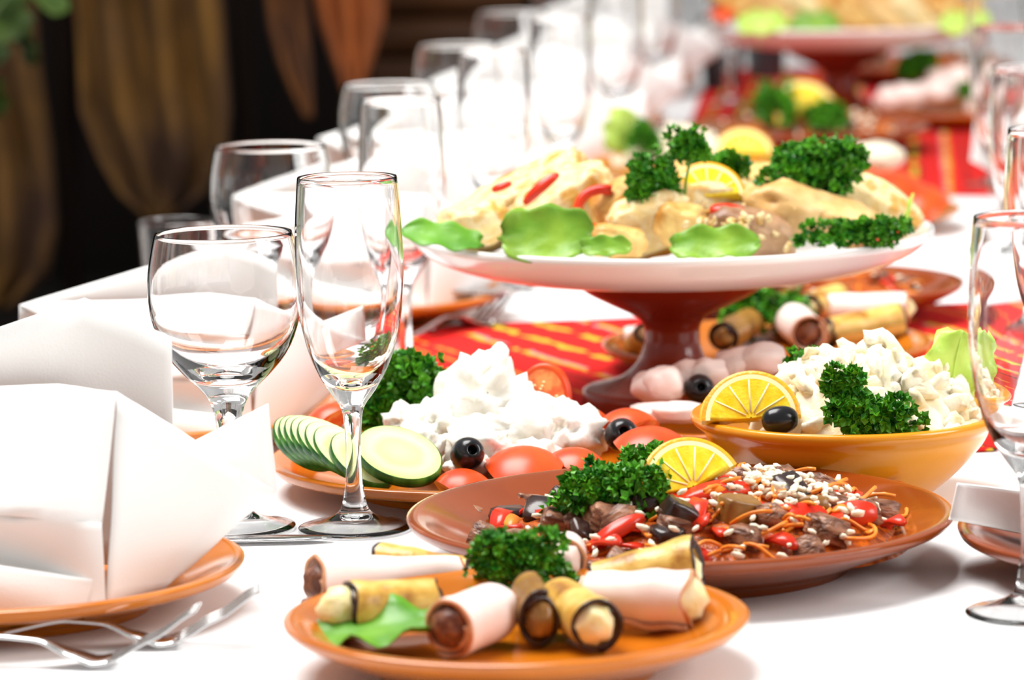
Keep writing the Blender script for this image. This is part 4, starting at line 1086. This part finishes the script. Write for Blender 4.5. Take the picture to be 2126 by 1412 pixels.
pepper_strip('tiny red pepper tip at the left of the chicken', at(1042, 388, 2.53), (R(70), R(-20), 0), 0.014, 0.005, 0.3, 0.2)
p = at(1835, 478, 2.475)
tomato_wedge('tomato slice at the right rim of the near stand', (p.x, p.y, p.z - 0.013), (0.1, R(-88), R(85)), 0.020, 90, 9)
half_slice('orange_slice', 'orange slice on top of the chicken under the parsley', at(1470, 412, 2.50), Quaternion((0, 0, 1), R(5)) @ Quaternion((1, 0, 0), R(58)), 0.025, 0.008)
p = at(1358, 420, 2.475)
parsley('dense parsley ball left of the orange on the stand', (p.x, p.y, p.z), (0.019, 0.013, 0.031), 31, 420, 0.0032)
p = at(1450, 352, 2.50)
parsley('tall parsley sprig rising highest above the near stand', (p.x - 0.007, p.y - 0.02, p.z + 0.008), (0.0145, 0.009, 0.021), 32, 230, 0.0032, bare=[(-0.004, 0, -0.030), (-0.002, 0, -0.012), (0.002, 0, 0.006)])
p = at(1500, 372, 2.53)
parsley('loose parsley sprig between the ball and the big bunch', (p.x, p.y, p.z), (0.024, 0.012, 0.018), 33, 300, 0.0032)
p = at(1690, 425, 2.51)
parsley('big dark parsley bunch on the right of the near stand', (p.x, p.y, p.z), (0.045, 0.020, 0.040), 34, 850, 0.0034)
p = at(1768, 512, 2.425)
parsley('flat parsley sprig at the front right rim of the near stand', (p.x, p.y, p.z), (0.042, 0.008, 0.018), 35, 380, 0.0030)
p = at(1000, 508, 2.44)
lettuce('dark green lettuce leaf jutting over the left rim of the stand', p, 0.052, 0.012, Quaternion((0, 0, 1), R(174)) @ Quaternion((1, 0, 0), R(-35)) @ Quaternion((0, 1, 0), R(-8)), 'lettuce_dark', 4, 0.12, 0.08)
p = at(1040, 494, 2.418)
lettuce('broad green lettuce leaf at the left front of the stand', p, 0.058, 0.019, Quaternion((0, 0, 1), R(2)) @ Quaternion((1, 0, 0), R(62)), 'lettuce', 5, 0.10, 0.06)
p = at(1205, 514, 2.408)
lettuce('small green lettuce tip beside the broad leaf', p, 0.032, 0.007, Quaternion((1, 0, 0), R(60)), 'lettuce', 6, 0.2, 0.05)
p = at(1392, 512, 2.405)
lettuce('green lettuce leaf at the middle front of the stand', p, 0.056, 0.012, Quaternion((1, 0, 0), R(55)), 'lettuce', 7, 0.2, 0.06)
p = at(1880, 470, 2.52)
lettuce('thin lettuce tip sticking up at the right of the stand', p, 0.022, 0.005, Quaternion((0, 1, 0), R(-70)), 'lettuce_pale', 8, 0.1, 0.1)

# ------------------------------------------------------------------ plate of rolls behind the stand
c6 = on(1592, 706, 0.022)
f6 = plate('appetiser_plate', 'orange clay plate of rolls behind the near cake stand foot', (c6.x, c6.y), 0.117, 0.022, 'glaze_orange', 0.6, 0.4)
G6 = 'rolls on the plate behind the stand'
def o6(px, py, z=0.026): return on(px, py, z)
roll('ham_roll', 'ham roll with dark filling end-on beneath the near stand', o6(1680, 695, 0.024), o6(1630, 655, 0.026), 0.0155, 0.0145, 41, 'mince', G6, fill_out=-0.002)
roll('aubergine_roll', 'aubergine roll with an open pale end behind the bowl', o6(1868, 662, 0.030), o6(1720, 690, 0.024), 0.0135, 0.012, 42, 'cream', G6)
roll('ham_roll', 'pale ham roll lying behind the open aubergine roll', o6(1885, 640, 0.030), o6(1720, 640, 0.030), 0.0125, 0.011, 43, 'cream', G6)
roll('aubergine_roll', 'aubergine slice roll at the back right under the stand', o6(1740, 620, 0.030), o6(1680, 640, 0.028), 0.0135, 0.012, 44, 'cream', G6)
roll('aubergine_roll', 'dark aubergine roll just right of the pedestal', o6(1500, 700, 0.024), o6(1560, 665, 0.026), 0.012, 0.011, 45, 'aub_dark', G6, dark=True)
roll('aubergine_roll', 'upright pale roll left of the pedestal', o6(1318, 715, 0.020), o6(1335, 690, 0.034), 0.0095, 0.008, 46, 'cream', G6)
roll('ham_roll', 'ham roll end peeping at the far left of the back plate', o6(1300, 700, 0.022), o6(1360, 690, 0.026), 0.008, 0.008, 47, 'mince', G6)
p = o6(1590, 668, 0.024)
parsley('dark parsley in the shade beneath the near stand', (p.x, p.y, 0.014), (0.040, 0.020, 0.036), 48, 420, 0.0042)

# ------------------------------------------------------------------ salad plate at the back right
c7x, c7y = 0.238, 2.985
f7 = plate('serving_plate', 'brown clay salad plate half hidden behind the near stand rim', (c7x, c7y), 0.115, 0.030, 'glaze_brown', 0.6, 0.36)
warm_salad('on the plate behind the near stand', c7x, c7y, 0.088, 0.080, f7, 0.022, 0.022, 17, 9, 7, 9, 16, 40)

# ------------------------------------------------------------------ blurred dishes farther back
bx_, by_ = at(1412, 320, 3.78).x, 3.78
bowl('ochre clay bowl of pale salad far behind the chicken', bx_, by_, 0.0905, 0.052)
mound('pale creamy salad in the far ochre bowl', bx_, by_, 0.038, 0.068, 0.062, 0.040, 5, 60)
p = at(1285, 318, 3.74)
lettuce('pale lettuce leaf standing in the far ochre bowl', p, 0.045, 0.020, Quaternion((0, 0, 1), R(20)) @ Quaternion((0, 1, 0), R(-75)) @ Quaternion((1, 0, 0), R(-70)), 'lettuce_pale', 9, 0.2, 0.1)
p = at(1335, 305, 3.73)
parsley('parsley tuft in the far ochre bowl beside the lettuce', (p.x, p.y, p.z - 0.004), (0.017, 0.012, 0.026), 51, 180, 0.0045)
half_slice('orange_slice', 'blurred orange slice at the right of the far bowl', at(1545, 322, 3.72), Quaternion((0, 0, 1), R(5)) @ Quaternion((1, 0, 0), R(50)), 0.029, 0.010)

c8x, c8y = at(1745, 420, 3.6).x, 3.60
f8 = plate('cheese_plate', 'orange-brown clay plate of tomato wedges right of the near stand', (c8x, c8y), 0.112, 0.021, 'glaze_orange', 0.62, 0.38)
for i, (px, py, Y, s, lb) in enumerate([(1850, 395, 3.56, 0.042, 'large blurred tomato wedge behind the right end of the stand'), (1910, 418, 3.55, 0.036, 'blurred tomato wedge at the right end of its plate'),
                                    (1800, 385, 3.60, 0.036, 'blurred tomato wedge nearest the white cheese')]):
    p = at(px, py, Y); tomato_wedge(lb, (p.x, p.y, max(0.0, p.z - s * 0.55)), (0.2, R(-86), R(80)), s, 100, 20 + i)
piece('cheese_lump', 'blurred rounded white cheese above the tomatoes', 'cheese', (0.028, 0.022, 0.014), at(1812, 325, 3.66), (0, 0, 0), 'rice', 60, 0.8, 0.2, group='white cheese lumps')
p = at(1690, 350, 3.60)
parsley('blurred parsley bunch between near stand and far dishes', (p.x, p.y, 0.012), (0.030, 0.022, 0.062), 52, 380, 0.0050)
cucumber_slice('blurred cucumber slice lying on the tomato plate', at(1740, 370, 3.53), (R(35), 0, 0.2), 0.026, 0.018)

c9x, c9y = at(1660, 262, 4.36).x, 4.36
f9 = plate('serving_plate', 'large brown clay salad plate below the far stand', (c9x, c9y), 0.145, 0.031, 'glaze_brown', 0.62, 0.36)
warm_salad('on the large plate below the far stand', c9x, c9y, 0.118, 0.100, f9, 0.028, 0.034, 27, 14, 5, 14, 24, 60, 1.4)
half_slice('orange_slice', 'blurred orange slice on the plate below the far stand', at(1672, 235, 4.30), Quaternion((0, 0, 1), R(20)) @ Quaternion((1, 0, 0), R(60)) @ Quaternion((0, 0, 1), R(18)), 0.040, 0.011)
p = at(1608, 250, 4.29)
parsley('blurred tall parsley left of the far orange slice', (p.x, p.y, p.z - 0.006), (0.026, 0.016, 0.050), 53, 300, 0.0052)
p = at(1715, 255, 4.28)
parsley('blurred parsley right of the far orange slice', (p.x, p.y, p.z - 0.004), (0.026, 0.014, 0.028), 54, 240, 0.0050)

cax, cay = at(1985, 222, 4.68).x, 4.68
fa = plate('appetiser_plate', 'orange clay plate of ham at the far right', (cax, cay), 0.118, 0.024, 'glaze_orange', 0.6, 0.4)
GA = 'ham on the far right plate'
for i, (px, py, Y, L, r, lb) in enumerate([(1990, 172, 4.70, 0.075, 0.024, 'large blurred ham fold on the far right plate'), (1870, 205, 4.64, 0.05, 0.020, 'blurred ham fold at the left of the far right plate'),
                                           (1930, 195, 4.66, 0.05, 0.018, 'blurred ham fold in the middle of the far right plate'), (2050, 215, 4.63, 0.05, 0.018, 'blurred ham fold at the right of the far right plate')]):
    ham_fold(lb, px, py, Y, L, r, R(10 * i - 10), 0.8, 70 + i, GA)
p = at(1905, 150, 4.72)
parsley('blurred parsley behind the far right ham', (p.x, p.y, p.z - 0.01), (0.030, 0.018, 0.036), 55, 240, 0.0052)
p = at(2030, 195, 4.62)
parsley('blurred parsley in front of the far right ham', (p.x, p.y, p.z - 0.006), (0.026, 0.014, 0.022), 56, 200, 0.0050)

cbx, cby = at(1900, 130, 5.35).x, 5.35
fb = plate('serving_plate', 'brown clay salad plate right of the far stand foot', (cbx + 0.03, cby), 0.140, 0.030, 'glaze_brown', 0.62, 0.36)
warm_salad('on the farthest plate at right', cbx + 0.03, cby, 0.112, 0.1, fb, 0.03, 0.03, 37, 8, 4, 12, 12, 30, 1.4)

cake_stand('white cake stand in the far background piled with fried pieces', at(1748, 62, 4.75).x, 4.80)
GF = 'fried pieces on the far stand'
fx = at(1748, 62, 4.75).x
wd = ['leftmost', 'second', 'third', 'fourth', 'fifth', 'sixth', 'rightmost']
for i in range(7):
    px = 1550 + 72 * i
    chick('%s blurred golden chicken strip on the far stand' % wd[i], px, 22 + 6 * (i % 2), 4.74, (0.050, 0.022, 0.018), (0.1, R(30), 0.3), ['chicken_gold', 'chicken_tan', 'chicken'][i % 3], 100 + i, 0.7)
for i in range(4):
    chick('blurred golden chicken strip at the back of the far stand', 1590 + 90 * i, 10, 4.86, (0.050, 0.024, 0.022), (0.1, R(28), 0.3), 'chicken_gold', 110 + i, 0.7)
for i, (px, m, lb) in enumerate([(1570, 'lettuce_pale', 'blurred pale lettuce leaf at the left front of the far stand'), (1680, 'lettuce', 'blurred green lettuce leaf at the middle front of the far stand'), (1990, 'lettuce_pale', 'blurred pale lettuce leaf at the right of the far stand')]):
    lettuce(lb, at(px - 40, 52, 4.66), 0.06, 0.016, Quaternion((1, 0, 0), R(55)), m, i, 0.2, 0.06)
p = at(1500, 34, 4.72)
tomato_wedge('blurred tomato wedge at the left end of the far stand', (p.x, p.y, p.z - 0.014), (0.1, R(-80), R(85)), 0.026, 95, 30)
# dark glasses standing under the left of the far stand
for i, (px, Y) in enumerate([(1500, 5.3), (1590, 5.5)]):
    p = on(px, 60, 0); q = at(px, 180, Y)
    o = obj('dark_tumbler', lathe(smooth_profile([(0, 0.0), (0.024, 0.0), (0.026, 0.003), (0.032, 0.10), (0.031, 0.102), (0.029, 0.10), (0.024, 0.012), (0, 0.01)], 3), 32), 'dark_glass', None, (q.x, Y, 0.0006))
    tag(o, ['dark blurred tumbler left of the far stand foot', 'dark blurred tumbler just behind the far stand foot'][i], 'tumbler', 'dark tumblers')
